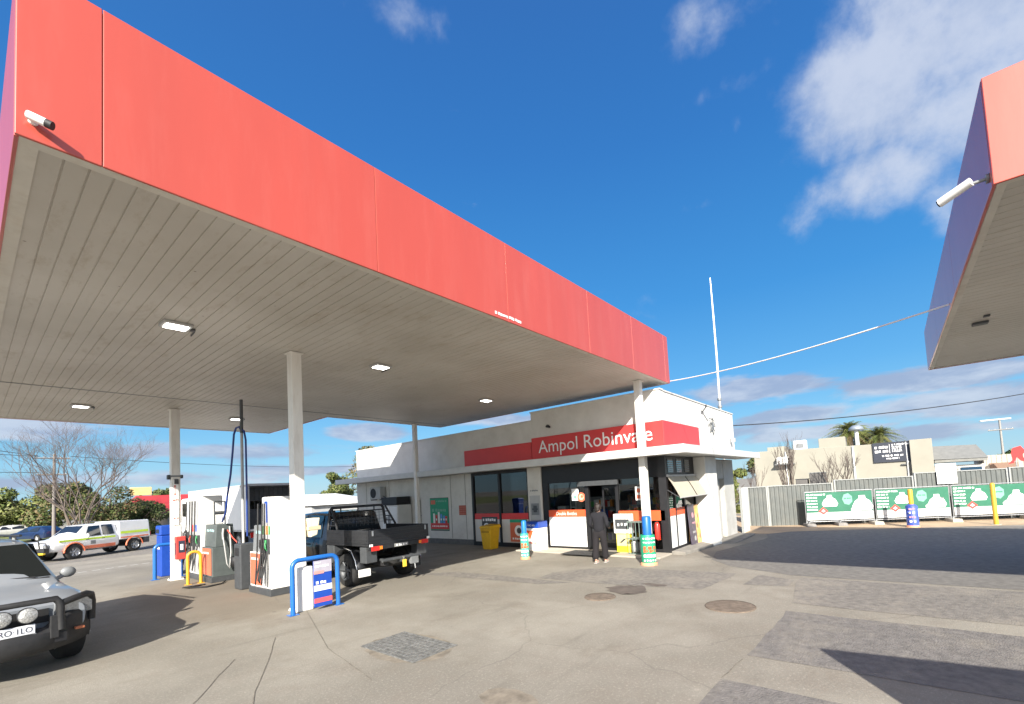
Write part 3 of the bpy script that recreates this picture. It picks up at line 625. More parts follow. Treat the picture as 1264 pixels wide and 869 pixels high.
# side windows, panels
mb=MB(); mb.box(SX+.13,16.3,SY,SY+.12,2.30,2.92); mb.box(SX+.13,16.3,SY,SY+.12,0,.16); mb.box(14.28,14.38,SY-.01,SY+.12,.16,2.3); mb.box(13.53,13.59,SY-.01,SY+.1,.16,2.3); part('side_frame',mb,BLACK)
for a in (13.1,13.8,14.5):
    mb=MB(); mb.box(a,a+.42,SY-.014,SY-.002,2.42,2.84); part('small_window',mb,DARKGL)
    mb=MB(); P=FY(SY-.016,a,2.42)
    for i in range(6): P.rect(mb,.03,.39,.03+i*.065,.06+i*.065,0,.003)
    part('blind',mb,GREYM)
for a,b in ((SX+.13,13.53),(13.59,14.28)):
    mb=MB(); mb.box(a,b,SY+.01,SY+.06,.16,1.10); part('side_panel',mb,WHITEC)
    mb=MB(); mb.box(a,b,SY+.0,SY+.06,1.105,1.32); part('orange_band',mb,ORANGE)
    mb=MB(); mb.box(a,b,SY+.03,SY+.04,1.32,2.3); part('window_pane',mb,GLASS)
mb=MB(); mb.box(14.38,16.0,SY+.03,SY+.04,.16,2.3); part('window_pane',mb,GLASSD)
# side column, recessed wall, door recess
mb=MB(); mb.box(15.35,16.55,SY-.40,SY-.002,-.3,2.92); part('white_pier',mb,WALL,bevel=.015)
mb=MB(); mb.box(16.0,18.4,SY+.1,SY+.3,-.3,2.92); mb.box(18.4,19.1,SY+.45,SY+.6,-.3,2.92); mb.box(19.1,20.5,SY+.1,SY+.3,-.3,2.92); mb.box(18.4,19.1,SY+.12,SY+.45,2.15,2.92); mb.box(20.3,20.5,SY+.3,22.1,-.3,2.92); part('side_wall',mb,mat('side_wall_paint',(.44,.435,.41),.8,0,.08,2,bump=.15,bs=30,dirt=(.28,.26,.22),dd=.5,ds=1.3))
mb=MB(); mb.box(18.5,19.0,SY+.40,SY+.447,-.2,2.1); part('side_door',mb,GREYL,bevel=.01)
mb=MB(); mb.box(17.6,18.0,SY+.085,SY+.098,.7,2.0); part('wall_panel',mb,mat('pale_wall_panel',(.78,.77,.72),.6))
# awnings
for a,b in ((12.92,14.32),(14.40,15.33)):
    t=thing('window_awning','wide beige canvas awning on the shop side, nearer the corner post' if a<14 else 'narrower beige canvas awning beside the white pier','awning',(a,SY,2.3),0,'beige awnings on the shop side')
    w_=b-a
    mb=MB(); n_=10; vs=[]
    for i in range(n_+1):
        q=i/n_; y=-.05-.36*q; z=-.0-.64*q+.03*math.sin(math.pi*q)
        vs+=[(0,y,z),(w_,y,z),(0,y,z-.006),(w_,y,z-.006)]
    fs=[]
    for i in range(n_):
        o=4*i; fs+=[(o,o+1,o+5,o+4),(o+2,o+6,o+7,o+3),(o,o+4,o+6,o+2),(o+1,o+3,o+7,o+5)]
    fs+=[(0,2,3,1),(4*n_,4*n_+1,4*n_+3,4*n_+2)]
    mb.add(vs,fs); mb.build('canvas',BEIGE,t)
    mb=MB(); mb.cyl((0,-.05,.02),(w_,-.05,.02),.04,n=12); mb.build('roller',GREYL,t)
    mb=MB(); mb.cyl((0,-.41,-.645),(w_,-.41,-.645),.018,n=8); mb.build('front_bar',GREYL,t)
    for x in (.03,w_-.03):
        mb=MB(); mb.tube([(x,-.01,-.40),(x,-.25,-.56),(x,-.41,-.645)],.012,6); mb.build('arm',GREYD,t)
# interior
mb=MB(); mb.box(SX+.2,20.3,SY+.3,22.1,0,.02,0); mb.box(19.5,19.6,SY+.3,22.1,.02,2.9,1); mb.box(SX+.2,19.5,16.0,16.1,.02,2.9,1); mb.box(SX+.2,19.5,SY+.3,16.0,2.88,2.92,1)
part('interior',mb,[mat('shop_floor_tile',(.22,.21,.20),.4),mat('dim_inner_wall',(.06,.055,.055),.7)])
cols=[mat('stock_%s'%n,c,.5) for n,c in (('red',(.6,.05,.04)),('yellow',(.7,.5,.05)),('white',(.7,.7,.68)),('green',(.08,.3,.1)),('blue',(.05,.12,.45)),('orange',(.7,.25,.04)))]
def shelf(x,y,ln,label,seed):
    t=thing('display_shelf',label,'shelf',(x,y,.02),0,'stock shelves inside the shop')
    mb=MB()
    for z in (.1,.5,.9,1.3): mb.box(0,.45,0,ln,z,z+.03)
    mb.box(.2,.24,0,ln,0,1.7); mb.build('rack',GREYM,t)
    rr=random.Random(seed); mb=MB(); 
    for z in (.13,.53,.93,1.33):
        y=.03
        while y<ln-.1:
            w_=rr.uniform(.07,.16); h=rr.uniform(.15,.32); mb.box(.02,.18,y,y+w_,z,z+h,rr.randrange(6)); y+=w_+.01
    mb.build('stock',cols,t)
shelf(14.6,8.1,1.7,'stocked shelf seen through the drinks window left of the door',3); shelf(15.6,5.6,2.3,'stocked shelf seen through the open doorway and right window',4); shelf(14.8,11.0,2.2,'stocked shelf in the dark behind the big left windows',5); shelf(17.5,7.4,1.6,'far stocked shelf at the back behind the doorway',6)
t=thing('coffee_machine','white and steel machine standing in the window left of the door','machine',(SX+.25,8.85,1.0))
mb=MB(); mb.box(0,.35,-.15,.13,.0,.95); mb.build('body',WHITEC,t,bevel=.02); mb=MB(); mb.box(-.006,0,-.1,.08,.45,.8); mb.build('front_panel',GREYM,t); mb=MB(); mb.box(-.05,.0,-.08,.06,.35,.42); mb.build('spout',BLACKM,t,bevel=.01)
t=thing('cup_dispenser','short white box on the counter at the far left of the drinks window','dispenser',(SX+.22,9.35,1.1)); mb=MB(); mb.box(0,.25,-.2,.15,0,.38); mb.build('body',WHITEC,t,bevel=.02); mb=MB(); mb.box(-.006,0,-.15,.1,.08,.3); mb.build('front_panel',GREYL,t)
t=thing('service_counter','long dark counter inside the shop windows','counter',(SX+.18,8.2,.02)); mb=MB(); mb.box(0,.55,0,1.5,0,1.0); mb.build('cabinet',GREYD,t); mb=MB(); mb.box(-.0,.58,-.02,1.52,1.0,1.04); mb.build('worktop',GREYL,t,bevel=.006)
# stickers, posters on the shop
def poster(name,label,cat,P,loc,build,mats,bevel=0):
    t=thing(name,label,cat,loc); mb=MB(); build(P,mb); mb.build('panel',mats,t,bevel,world=True); return t
def b_(P,mb):
    P.rect(mb,-.14,.14,-.2,.2,0,.004,0); P.text(mb,'15',0,.06,h=.1,off=.006,mi=1); P.disc(mb,0,-.08,.06,.006,.002,2); P.squig(mb,-.1,.1,-.16,.03,.005,2,4)
poster('window_poster','small white and yellow poster high in the drinks window','poster',FX(SX+.046,8.60,1.87),(SX,8.6,1.87),b_,[LETW,cols[1],GRNL])
def b_(P,mb): P.disc(mb,0,0,.16,0,.006,0); P.disc(mb,0,0,.10,.008,.002,1); P.disc(mb,.03,.02,.05,.011,.002,0)
poster('round_sticker','round orange sticker on the glass just left of the door','sticker',FX(SX+.046,8.36,1.78),(SX,8.36,1.78),b_,[ORP,mat('peach_print',(.85,.5,.35),.5)])
def b_(P,mb):
    P.rect(mb,-.02,1.22,-.03,1.40,-.012,.01,3); P.rect(mb,0,1.2,.0,1.38,0,.006,0); P.rect(mb,0,1.2,.04,.30,.007,.004,2); P.rect(mb,.05,.35,1.12,1.3,.007,.003,4)
    P.squig(mb,.42,1.1,1.25,.09,.007,5,3); P.squig(mb,.12,1.08,.86,.15,.007,6,5)
    for u,c_,h in ((.2,1,.42),(.36,2,.36),(.52,1,.48),(.68,7,.40),(.86,7,.33),(1.0,2,.30)): P.rect(mb,u,u+.11,.30,.30+h,.012,.012,c_); P.rect(mb,u+.02,u+.09,.42,.50,.026,.002,1)
    P.squig(mb,.1,1.1,.17,.07,.012,1,9)
poster('promotion_poster','tall green and red drinks poster in a black frame on the shaded wall','poster',FX(SX-.004,16.3,.58),(SX,15.7,.58),b_,[GRN,WHITEC,SIGNRED,BLACK,ORP,GRNL,GRNL,mat('bottle_blue',(.10,.28,.65),.4)])
def b_(P,mb):
    P.rect(mb,0,.42,0,.40,0,.006,0)
    for i in range(4):
        for j in range(4): P.rect(mb,.03+.1*i,.1+.1*i,.03+.09*j,.09+.09*j,.007,.002,1)
poster('notice_panel','small square red notice on the shaded wall between poster and windows','sign',FX(SX-.004,14.42,1.22),(SX,14.2,1.22),b_,[mat('faded_red_sign',(.40,.08,.05),.6),mat('dull_red_print',(.48,.17,.12),.6)])
def b_(P,mb): P.rect(mb,0,.85,0,.72,0,.006,0); P.squig(mb,.06,.8,.60,.12,.008,1,3); P.disc(mb,.25,.32,.16,.008,.003,1); P.disc(mb,.25,.32,.10,.012,.003,0); P.squig(mb,.45,.8,.3,.1,.008,1,5)
poster('window_poster','dark poster low in the left window behind the yellow bin','poster',FX(SX-.004,13.1,.42),(SX,12.8,.42),b_,[GREYD,LETW])
def b_(P,mb): P.rect(mb,0,.85,0,.84,0,.006,0); P.rect(mb,0,.85,.72,.84,.008,.003,1); P.disc(mb,.42,.42,.20,.008,.003,2); P.disc(mb,.44,.42,.11,.012,.003,3); P.squig(mb,.1,.75,.12,.08,.008,2,5)
poster('window_poster','orange red poster with white disc low in the second big window','poster',FX(SX-.004,11.6,.2),(SX,11.3,.2),b_,[ORP,GRN,LETW,GREYD])
def b_(P,mb): P.rect(mb,0,.22,0,.42,0,.02,0); P.disc(mb,.11,.3,.07,.022,.003,1); P.rect(mb,.04,.18,.05,.16,.022,.002,1)
poster('round_sticker','small white and orange notice half hidden by the front post','notice',FX(SX+.04,6.35,1.62),(SX,6.3,1.62),b_,[WHITEC,ORP])
# air conditioner on wall
t=thing('air_conditioner','white air conditioner unit with dark fan hung under the eave','air conditioner',(SX,20.1,2.05))
mb=MB(); mb.box(-.34,-.03,-.45,.45,0,.6); mb.build('casing',GREYL,t,bevel=.02)
mb=MB(); mb.cyl((-.345,.14,.3),(-.352,.14,.3),.24,n=28); mb.build('fan_grille',BLACKM,t)
mb=MB(); mb.box(-.33,0,-.4,-.36,-.05,-.005); mb.box(-.33,0,.36,.40,-.05,-.005); mb.build('bracket',GREYD,t)
mb=MB(); mb.tube([(-.2,-.45,.15),(-.15,-.55,.1),(-.03,-.58,-.1),(-.03,-.58,-1.2)],.02,6); mb.build('pipe',GREYD,t)
# ice freezer / vending against shaded wall
t=thing('ice_freezer','tall white ice freezer with black top panel against the shaded wall','freezer',(12.45,18.2,0))
mb=MB(); mb.box(-.35,.4,-.6,.6,.08,1.75); mb.build('cabinet',WALL,t,bevel=.03)
mb=MB(); mb.box(-.36,.38,-.55,.65,1.76,2.12); mb.build('header_box',BLACK,t,bevel=.02)
mb=MB(); mb.box(-.365,-.352,-.56,-.02,.15,1.68); mb.box(-.365,-.352,.02,.56,.15,1.68); mb.build('door',WHITE,t,bevel=.005)
mb=MB(); mb.cyl((-.40,-.05,.9),(-.40,-.05,1.3),.015,n=8); mb.cyl((-.40,.05,.9),(-.40,.05,1.3),.015,n=8); mb.build('handle',GREYD,t)
mb=MB(); Pl((-.367,.5,.95),(0,-1,0),Z).squig(mb,.05,.42,.2,.16,0,0,6); mb.build('lettering',GREYD,t)
t=thing('downpipe','dark slim downpipe with a bent top on the shaded wall','downpipe',(SX-.05,17.0,0)); mb=MB(); mb.tube([(0,0,0),(0,0,1.9),(-.02,.03,2.0),(-.02,.14,2.02)],.035,8); mb.build('pipe',GREYD,t)
mb=MB(); mb.box(-.05,.04,-.06,.06,1.2,1.23); mb.box(-.05,.04,-.06,.06,.3,.33); mb.build('clip',GREYM,t)
# yellow bin
t=thing('rubbish_bin','yellow wheelie style bin in front of the big dark windows','bin',(12.25,12.05,0))
b=[(-.2,-.2,0),(.2,-.2,0),(.2,.2,0),(-.2,.2,0)]; tt=[(-.26,-.27,.78),(.26,-.27,.78),(.26,.27,.78),(-.26,.27,.78)]
mb=MB(); mb.hexa(b,tt); mb.build('body',YELB,t,bevel=.02); mb=MB(); mb.hexa([(-.29,-.3,.78),(.3,-.3,.78),(.3,.3,.78),(-.29,.3,.78)],[(-.25,-.27,.86),(.28,-.27,.90),(.28,.27,.90),(-.25,.27,.86)]); mb.build('lid',YELB,t,bevel=.015)
mb=MB(); mb.box(-.27,-.25,-.18,.18,.62,.70); mb.build('lip',mat('bin_dark_yellow',(.45,.25,.01),.6),t)  # strip of darker yellow below the lid
# white ice bin with blue top
t=thing('drinks_cabinet','small white cabinet with blue top band and red triangle logo by the pilaster','cabinet',(12.35,9.95,0))
mb=MB(); mb.box(-.22,.3,-.3,.32,0,.80); mb.build('body',WHITEC,t,bevel=.015); mb=MB(); mb.box(-.23,.3,-.31,.33,.80,1.02); mb.build('top_band',BLUED,t,bevel=.01)
mb=MB(); P=Pl((-.232,.01,.4),(0,-1,0),Z); P.poly(mb,[(-.2,.32),(.10,.32),(-.06,-.02)],0,.004,0); P.squig(mb,-.2,.2,-.1,.05,.0,0,3); mb.build('triangle_logo',ORANGE,t)
mb=MB(); P=Pl((-.232,.01,.91),(0,-1,0),Z); P.text(mb,'ice',.02,0,h=.08,w=.3); mb.build('lettering',LETW,t)
# newspaper / bin stand
t=thing('display_stand','white framed stand with yellow lower poster right of the doorway','display stand',(12.62,6.72,0))
mb=MB(); mb.box(0,.2,-.3,.3,.62,1.22); mb.build('head',WHITEC,t,bevel=.02); mb=MB(); mb.box(-.006,0,-.24,.24,.76,1.06); mb.build('screen',GREYD,t); mb=MB(); Pl((-.008,0,.9),(0,-1,0),Z).squig(mb,-.16,.18,0,.1,0,0,8); mb.build('print',LETW,t)
mb=MB(); mb.box(.02,.18,-.24,.24,.03,.62); mb.build('pedestal',mat('stand_yellow',(.80,.66,.03),.5),t,bevel=.01); P=Pl((.016,0,.36),(0,-1,0),Z); mb=MB(); P.rect(mb,-.22,.22,-.12,.24,0,.004,0); mb.build('poster',mat('pale_yellow_print',(.82,.76,.30),.5),t); mb=MB(); P.poly(mb,[(-.13,-.02),(.02,.1),(.14,.12),(.03,.04),(-.06,-.03)],.006,.003,0); mb.build('mark',INKB,t)
# grey-green cage stand and red extinguisher right of it
t=thing('bottle_cage','grey green gas bottle cage behind the front post','cage',(12.5,6.15,0))
mb=MB()
for y in (-.25,-.12,0,.12,.25): mb.cyl((-.14,y,.02),(-.14,y,1.0),.012,n=6)
for z in (.05,.5,1.0): mb.box(-.15,.2,-.27,.27,z-.015,z+.015)
for y in (-.26,.26): mb.cyl((.18,y,.02),(.18,y,1.0),.014,n=6)
mb.build('frame',mat('cage_green_grey',(.14,.19,.17),.5),t)
for k in (-.12,.13):
    mb=MB(); mb.lathe((.03,k,.08),[(.001,0),(.10,.02),(.11,.1),(.11,.3),(.06,.38),(.03,.42),(.03,.46),(.001,.46)],16); mb.build('gas_bottle',GREYL,t)
t=thing('fire_extinguisher','red fire extinguisher beside the corner post','fire extinguisher',(12.72,5.62,0))
mb=MB(); mb.lathe((0,0,.45),[(.001,0),(.075,.02),(.08,.05),(.08,.42),(.05,.5),(.025,.52),(.001,.52)],18); mb.build('cylinder',mat('extinguisher_red',(.62,.03,.02),.3,coat=.5),t); mb=MB(); mb.box(-.05,.05,-.015,.015,.97,1.0); mb.tube([(0,.03,.97),(0,.12,.9),(0,.13,.7)],.012,6); mb.build('valve',BLACKM,t); mb=MB(); mb.box(.08,.10,-.03,.03,.5,.9); mb.box(.0,.17,-.02,.02,.43,.45); mb.build('bracket',ORANGE,t)
# leaning signs on side wall
t=thing('leaning_sign','tall dark purple advertising board leaning under the small awning','sign board',(14.34,SY-.03,.0),0)
t.scale=(.98,.45,1)
mb=MB(); mb.hexa([(-.0,-.22,.02),(.62,-.22,.0),(.62,-.19,.0),(0,-.19,.02)],[(0,-.05,1.36),(.62,-.05,1.36),(.62,-.02,1.36),(0,-.02,1.36)]); mb.build('board',mat('dark_purple_print',(.075,.06,.085),.45,0,.5,7),t,bevel=.006)
P=Pl((0,-.221,.02),(1,0,0),(0,.125,1)); mb=MB(); P.disc(mb,.4,1.0,.09,.002,.003,0); P.squig(mb,.28,.58,.75,.07,.002,0,4); P.squig(mb,.25,.55,.45,.09,.002,1,7); P.disc(mb,.42,.25,.08,.002,.003,1); mb.build('print',[mat('pink_print',(.6,.3,.35),.5),GREYL],t)
t=thing('leaning_sign','tall orange flame patterned board beside the white pier','sign board',(14.97,SY-.03,.0),0)
t.scale=(.75,.45,1)
mb=MB(); mb.hexa([(0,-.22,-.02),(.52,-.22,-.03),(.52,-.19,-.03),(0,-.19,-.02)],[(0,-.05,1.33),(.52,-.05,1.33),(.52,-.02,1.33),(0,-.02,1.33)]); mb.build('board',mat('orange_print',(.72,.36,.10),.45,0,.5,6,dirt=(.6,.55,.4),dd=.8,ds=6),t,bevel=.006)
P=Pl((0,-.221,-.02),(1,0,0),(0,.125,1)); mb=MB()
for k in range(7): P.disc(mb,.12+.3*((k*37)%10)/10,.15+.17*k,.06,.002,.003,k%2,n=9,ry=.09)
mb.build('print',[cols[1],mat('brown_print',(.25,.1,.05),.5)],t)
# raised path and mat in front of door, kerb by the side wall
PATH=mat('entrance_concrete',(.42,.38,.315),.9,0,.1,2,bump=.3,bs=50,dirt=(.3,.26,.2),dd=.4,ds=2)
mb=MB(); mb.box(12.0,SX-.01,SY-.05,10.6,0,.05); tag(mb.build('entrance_path',PATH,bevel=.01),kind='structure')
mb=MB()
for a,b in ((12.95,14.1),(14.1,15.34)): mb.hexa([(a,4.92,gz(a,4.7)-.1),(b,4.85,gz(b,4.7)-.1),(b,SY-.0,-.3),(a,SY-.0,-.3)],[(a,4.92,gz(a,4.7)+.09),(b,4.85,gz(b,4.7)+.09),(b,SY-.015,.10),(a,SY-.015,.10)])
mb.hexa([(16.25,4.55,-.4),(20.6,4.75,-.5),(20.6,SY+.1,-.5),(16.25,SY+.1,-.4)],[(16.25,4.55,-.13),(20.6,4.75,-.22),(20.6,SY+.09,-.2),(16.25,SY+.09,-.12)])
tag(mb.build('side_kerb',mat('kerb_concrete',(.22,.205,.18),.9,0,.2,4,bump=.4,bs=40),bevel=.02),kind='structure')
t=thing('door_mat','dark grey rectangular mat on the path before the doorway','door mat',(12.15,7.5,.05)); mb=MB(); mb.box(-.42,.4,-.65,.95,.001,.014); mb.build('mat',mat('mat_fibre',(.045,.045,.045),.95,0,.3,30,bump=.6,bs=150),t,bevel=.004); mb=MB(); mb.box(-.45,.43,-.68,-.65,.001,.010); mb.box(-.45,.43,.95,.98,.001,.010); mb.box(-.45,-.42,-.65,.95,.001,.010); mb.build('edging',BLACKM,t)
# wall mounted things high on the side
t=thing('wall_camera','dark cable box and camera bunch high on the shop side wall','cctv camera',(17.6,SY,4.15))
mb=MB(); mb.box(-.12,.12,-.08,0,-.15,.15); mb.build('box',GREYM,t,bevel=.01)
mb=MB()
for k in range(7): a=k*.9; mb.tube([(.0,-.06,.0),(.25*math.cos(a),-.09,.25*math.sin(a)),(.4*math.cos(a+.5),-.04,.35*math.sin(a+.4))],.015,5)
mb.build('cable_bunch',GREYD,t)
t=thing('wall_lamp','small floodlight on the far top corner of the shop side wall','floodlight',(20.0,SY,3.75)); mb=MB(); mb.box(-.1,.1,-.22,-.10,-.1,.06); mb.build('head',GREYL,t,bevel=.01); mb=MB(); mb.tube([(0,0,0),(0,-.1,0)],.02,6); mb.build('bracket',GREYD,t)
t=thing('wall_lamp','thin bracket and insulator near the middle of the shop side wall','bracket',(16.6,SY,4.55)); mb=MB(); mb.tube([(0,0,0),(-.05,-.2,.2)],.02,6); mb.tube([(-.02,-.02,.1),(.05,-.2,-.3)],.018,6); mb.build('bracket',GREYD,t); mb=MB(); mb.cyl((-.05,-.2,.2),(-.05,-.2,.28),.03,n=8); mb.build('insulator',BLACKM,t)
t=thing('wall_lamp','small black camera on the front parapet above the sign','cctv camera',(SX,9.55,4.35)); mb=MB(); mb.cyl((0,0,0),(-.06,0,0),.05,n=12); mb.build('mount',GREYD,t); mb=MB(); mb.cyl((-.08,.02,-.02),(-.14,-.16,-.06),.04,n=12); mb.build('body',BLACKM,t)
# antenna
t=thing('radio_antenna','tall thin white antenna mast rising behind the shop','antenna',(24.9,7.0,4.2))
t.rotation_euler=(0,0,0)
mb=MB(); mb.tube([(0,0,-4.5),(.0,0,2.2)],.06,8); mb.build('mast',GREYL,t)
mb=MB(); mb.tube([(0,0,2.2),(.1,0,4.5),(.25,.05,6.9),(.45,.12,9.0)],[.055,.05,.045,.03],8); mb.build('whip',LETW,t)
mb=MB()
for z in (1.3,1.7,2.1): mb.cyl((0,0,z),(0,0,z+.12),.11,n=10)
mb.build('clamp',GREYM,t)
# white panel beyond wall
t=thing('white_side_gate','plain white sheet panel between shop end and grey fence','panel',(20.75,SY-.1,-.25)); mb=MB(); mb.box(.0,1.05,0,.06,0,1.95); mb.build('sheet',WALL,t,bevel=.01); mb=MB(); mb.box(-.05,0,-.01,.07,0,2.0); mb.build('post',FPOST,t)
# ------------------------------------------------------------------ bollards
def sleeve_bollard(loc,label,w_=.17,top=1.2,m1=GRN,m2=BLUE):
    t=thing('sleeved_bollard',label,'bollard',loc)
    mb=MB(); mb.lathe((0,0,0),[(w_*1.15,0),(w_*1.15,.05),(w_*.9,.09)],20); mb.build('base',mat('orange_base',(.75,.33,.18),.7,0,.2,10),t)
    mb=MB(); mb.lathe((0,0,0),[(w_,.07),(w_*1.02,.3),(w_,.74),(w_*.93,.79)],24); mb.build('sleeve',m1,t)
    mb=MB(); mb.lathe((0,0,0),[(w_*.62,.74),(w_*.62,top-.04),(w_*.5,top),(.001,top+.01)],20); mb.build('post',m2,t)
    mb=MB()
    for fx in (Vector((-1,-.25,0)),Vector((-.55,-.85,0))):
        n_=fx.normalized(); r_=Z.cross(n_).normalized(); P=Pl(n_*(w_+.006),r_,Z)
        for k,(v,h,mi) in enumerate(((.70,.05,0),(.60,.04,0),(.46,.08,1),(.38,.07,1),(.25,.10,0),(.14,.06,0))): P.squig(mb,-w_*.45,w_*.45,v,h,0,mi,k+3)
    mb.build('print',[LETW,ORANGE],t)
    return t
sleeve_bollard((10.8,9.15,0),'green printed bollard with blue top left of the drinks cabinet',.13,1.18,mat('mint_sleeve',(.06,.42,.30),.5,0,.1,6),mat('sky_blue_post',(.015,.17,.55),.4))
sleeve_bollard((11.15,5.22,0),'larger green printed bollard with blue top at the foot of the front post',.19,1.27)
# ------------------------------------------------------------------ pumps island
def guard(label,p0,p1,h,r,m,name='guard_rail'):
    p0=Vector(p0);p1=Vector(p1); d=(p1-p0).normalized(); t=thing(name,label,'guard rail',tuple(p0))
    c=.14; pts=[Vector((0,0,0)),Vector((0,0,h-c))]
    for k in range(1,6): a=math.pi/2*k/6; pts.append(d*(c-c*math.cos(a))+Z*(h-c+c*math.sin(a)))
    Lk=(p1-p0).length
    for k in range(0,6): a=math.pi/2*k/6; pts.append(d*(Lk-c+c*math.sin(a))+Z*(h-c+c*math.cos(a)))
    pts+= [d*Lk+Z*(h-c-.02),d*Lk]
    mb=MB(); mb.tube(pts,r,12); mb.build('hoop',m,t)
    mb=MB()
    for q in (Vector((0,0,0)),d*Lk): mb.box(q.x-r*1.9,q.x+r*1.9,q.y-r*1.9,q.y+r*1.9,.001,.014)
    mb.build('foot_plate',m,t,bevel=.004)
    return t
guard('blue hoop guard rail carrying a sign before the middle post',(3.93,9.18,0),(4.82,9.18,0),1.02,.045,BLUE)
t=thing('hanging_sign','blue, white and red striped sign hung in the near blue hoop','sign',(4.30,9.12,.06))
mb=MB(); mb.box(0,.36,-.012,.012,0,.90); mb.build('board',BLUED,t,bevel=.004)
P=Pl((0,-.013,0),(1,0,0),Z); mb=MB(); P.rect(mb,0,.36,.66,.90,0,.003,0); P.rect(mb,0,.2,.64,.70,.004,.003,1); P.rect(mb,0,.36,.31,.42,0,.003,2); P.rect(mb,0,.36,.08,.17,0,.003,3); P.squig(mb,.03,.32,.79,.05,.004,2,1); P.squig(mb,.03,.14,.86,.03,.004,2,2); P.squig(mb,.04,.24,.47,.06,.001,2,5)
mb.build('print',[mat('lavender_grey_print',(.38,.36,.42),.6),mat('dull_rose_print',(.62,.28,.26),.6),LETW,mat('sign_stripe_red',(.72,.10,.12),.5)],t)
t=thing('white_service_box','plain white metal cabinet behind the near blue hoop','service box',(4.13,9.28,0)); mb=MB(); mb.box(-.05,.24,-.0,.10,0,.86); mb.build('body',WHITE,t,bevel=.02); mb=MB(); mb.box(.24,.27,.01,.09,.05,.8); mb.build('side_flange',GREYL,t)
t=thing('towel_dispenser','cream plastic towel box fixed low on the middle post','dispenser',(4.39,9.44,1.62)); mb=MB(); mb.hexa([(-.03,-.14,-.2),(.10,-.14,-.16),(.10,.1,-.16),(-.03,.1,-.2)],[(-.07,-.14,.18),(.16,-.14,.18),(.16,.1,.18),(-.07,.1,.18)]); mb.build('box',CREAM,t,bevel=.015); mb=MB(); mb.box(-.08,.17,-.15,-.05,-.06,.02); mb.build('slot',mat('cream_shade',(.55,.46,.30),.6),t,bevel=.008)
guard('blue hoop guard rail at the far end of the pump island',(3.70,18.0,0),(4.35,18.0,0),1.05,.05,BLUE)
t=guard('low yellow hoop guard rail beside the far fuel pump',(3.95,15.72,0),(4.24,15.68,0),.90,.04,YEL)
t=thing('waste_bin','upright blue waste bin behind the far striped post','bin',(4.15,18.75,0)); mb=MB(); mb.box(-.2,.28,-.25,.25,0,1.3); mb.build('body',BLUED,t,bevel=.03); mb=MB(); mb.box(-.22,.3,-.27,.27,1.3,1.62); mb.build('hood',BLUED,t,bevel=.04); mb=MB(); mb.box(-.226,-.221,-.18,.18,1.38,1.5); mb.build('slot',BLACK,t); mb=MB(); Pl((-.204,0,.9),(0,-1,0),Z).squig(mb,-.15,.15,0,.08,0,0,3); mb.build('lettering',LETW,t)
# markings on the far column
t=thing('fire_notice','white and red vertical notice strip on the far post','notice',(4.05,17.18,1.1)); mb=MB(); P=Pl((0,-.012,0),(1,0,0),Z); P.rect(mb,-.09,.05,.55,1.9,0,.006,0); P.rect(mb,-.055,-.015,1.45,1.75,.008,.004,1); P.rect(mb,-.045,-.025,1.50,1.70,.013,.002,0); P.squig(mb,-.09,.05,1.3,.06,.008,1,2); P.squig(mb,-.07,.04,.75,.05,.008,1,5); mb.build('strip',[LETW,mat('faded_red_print',(.72,.16,.12),.5)],t)
t=thing('extinguisher_cabinet','red extinguisher cabinet with dark window on the far post','cabinet',(4.08,17.12,.62)); mb=MB(); mb.box(-.10,.14,-.17,-.0,0,.68); mb.build('body',mat('cabinet_red',(.50,.06,.05),.4,0,.08),t,bevel=.015); mb=MB(); mb.box(-.04,.11,-.176,-.17,.2,.55); mb.box(-.106,-.10,-.14,-.04,.15,.5); mb.build('window',INKB,t); mb=MB(); P=Pl((0,-.177,0),(1,0,0),Z); P.rect(mb,.0,.07,.28,.45,.0,.004); mb.build('label_plate',LETW,t)
t=thing('speaker_box','pair of small dark speakers clamped high on the far post','speaker',(4.05,17.3,2.98)); mb=MB(); mb.box(-.20,-.12,-.08,.04,.05,.19); mb.box(.12,.19,-.08,.04,.08,.19); mb.box(-.05,.06,-.15,-.115,-.1,.06); mb.build('box',GREYD,t,bevel=.02); mb=MB(); mb.box(-.13,.14,-.125,.125,.12,.17); mb.build('clamp',GREYM,t)
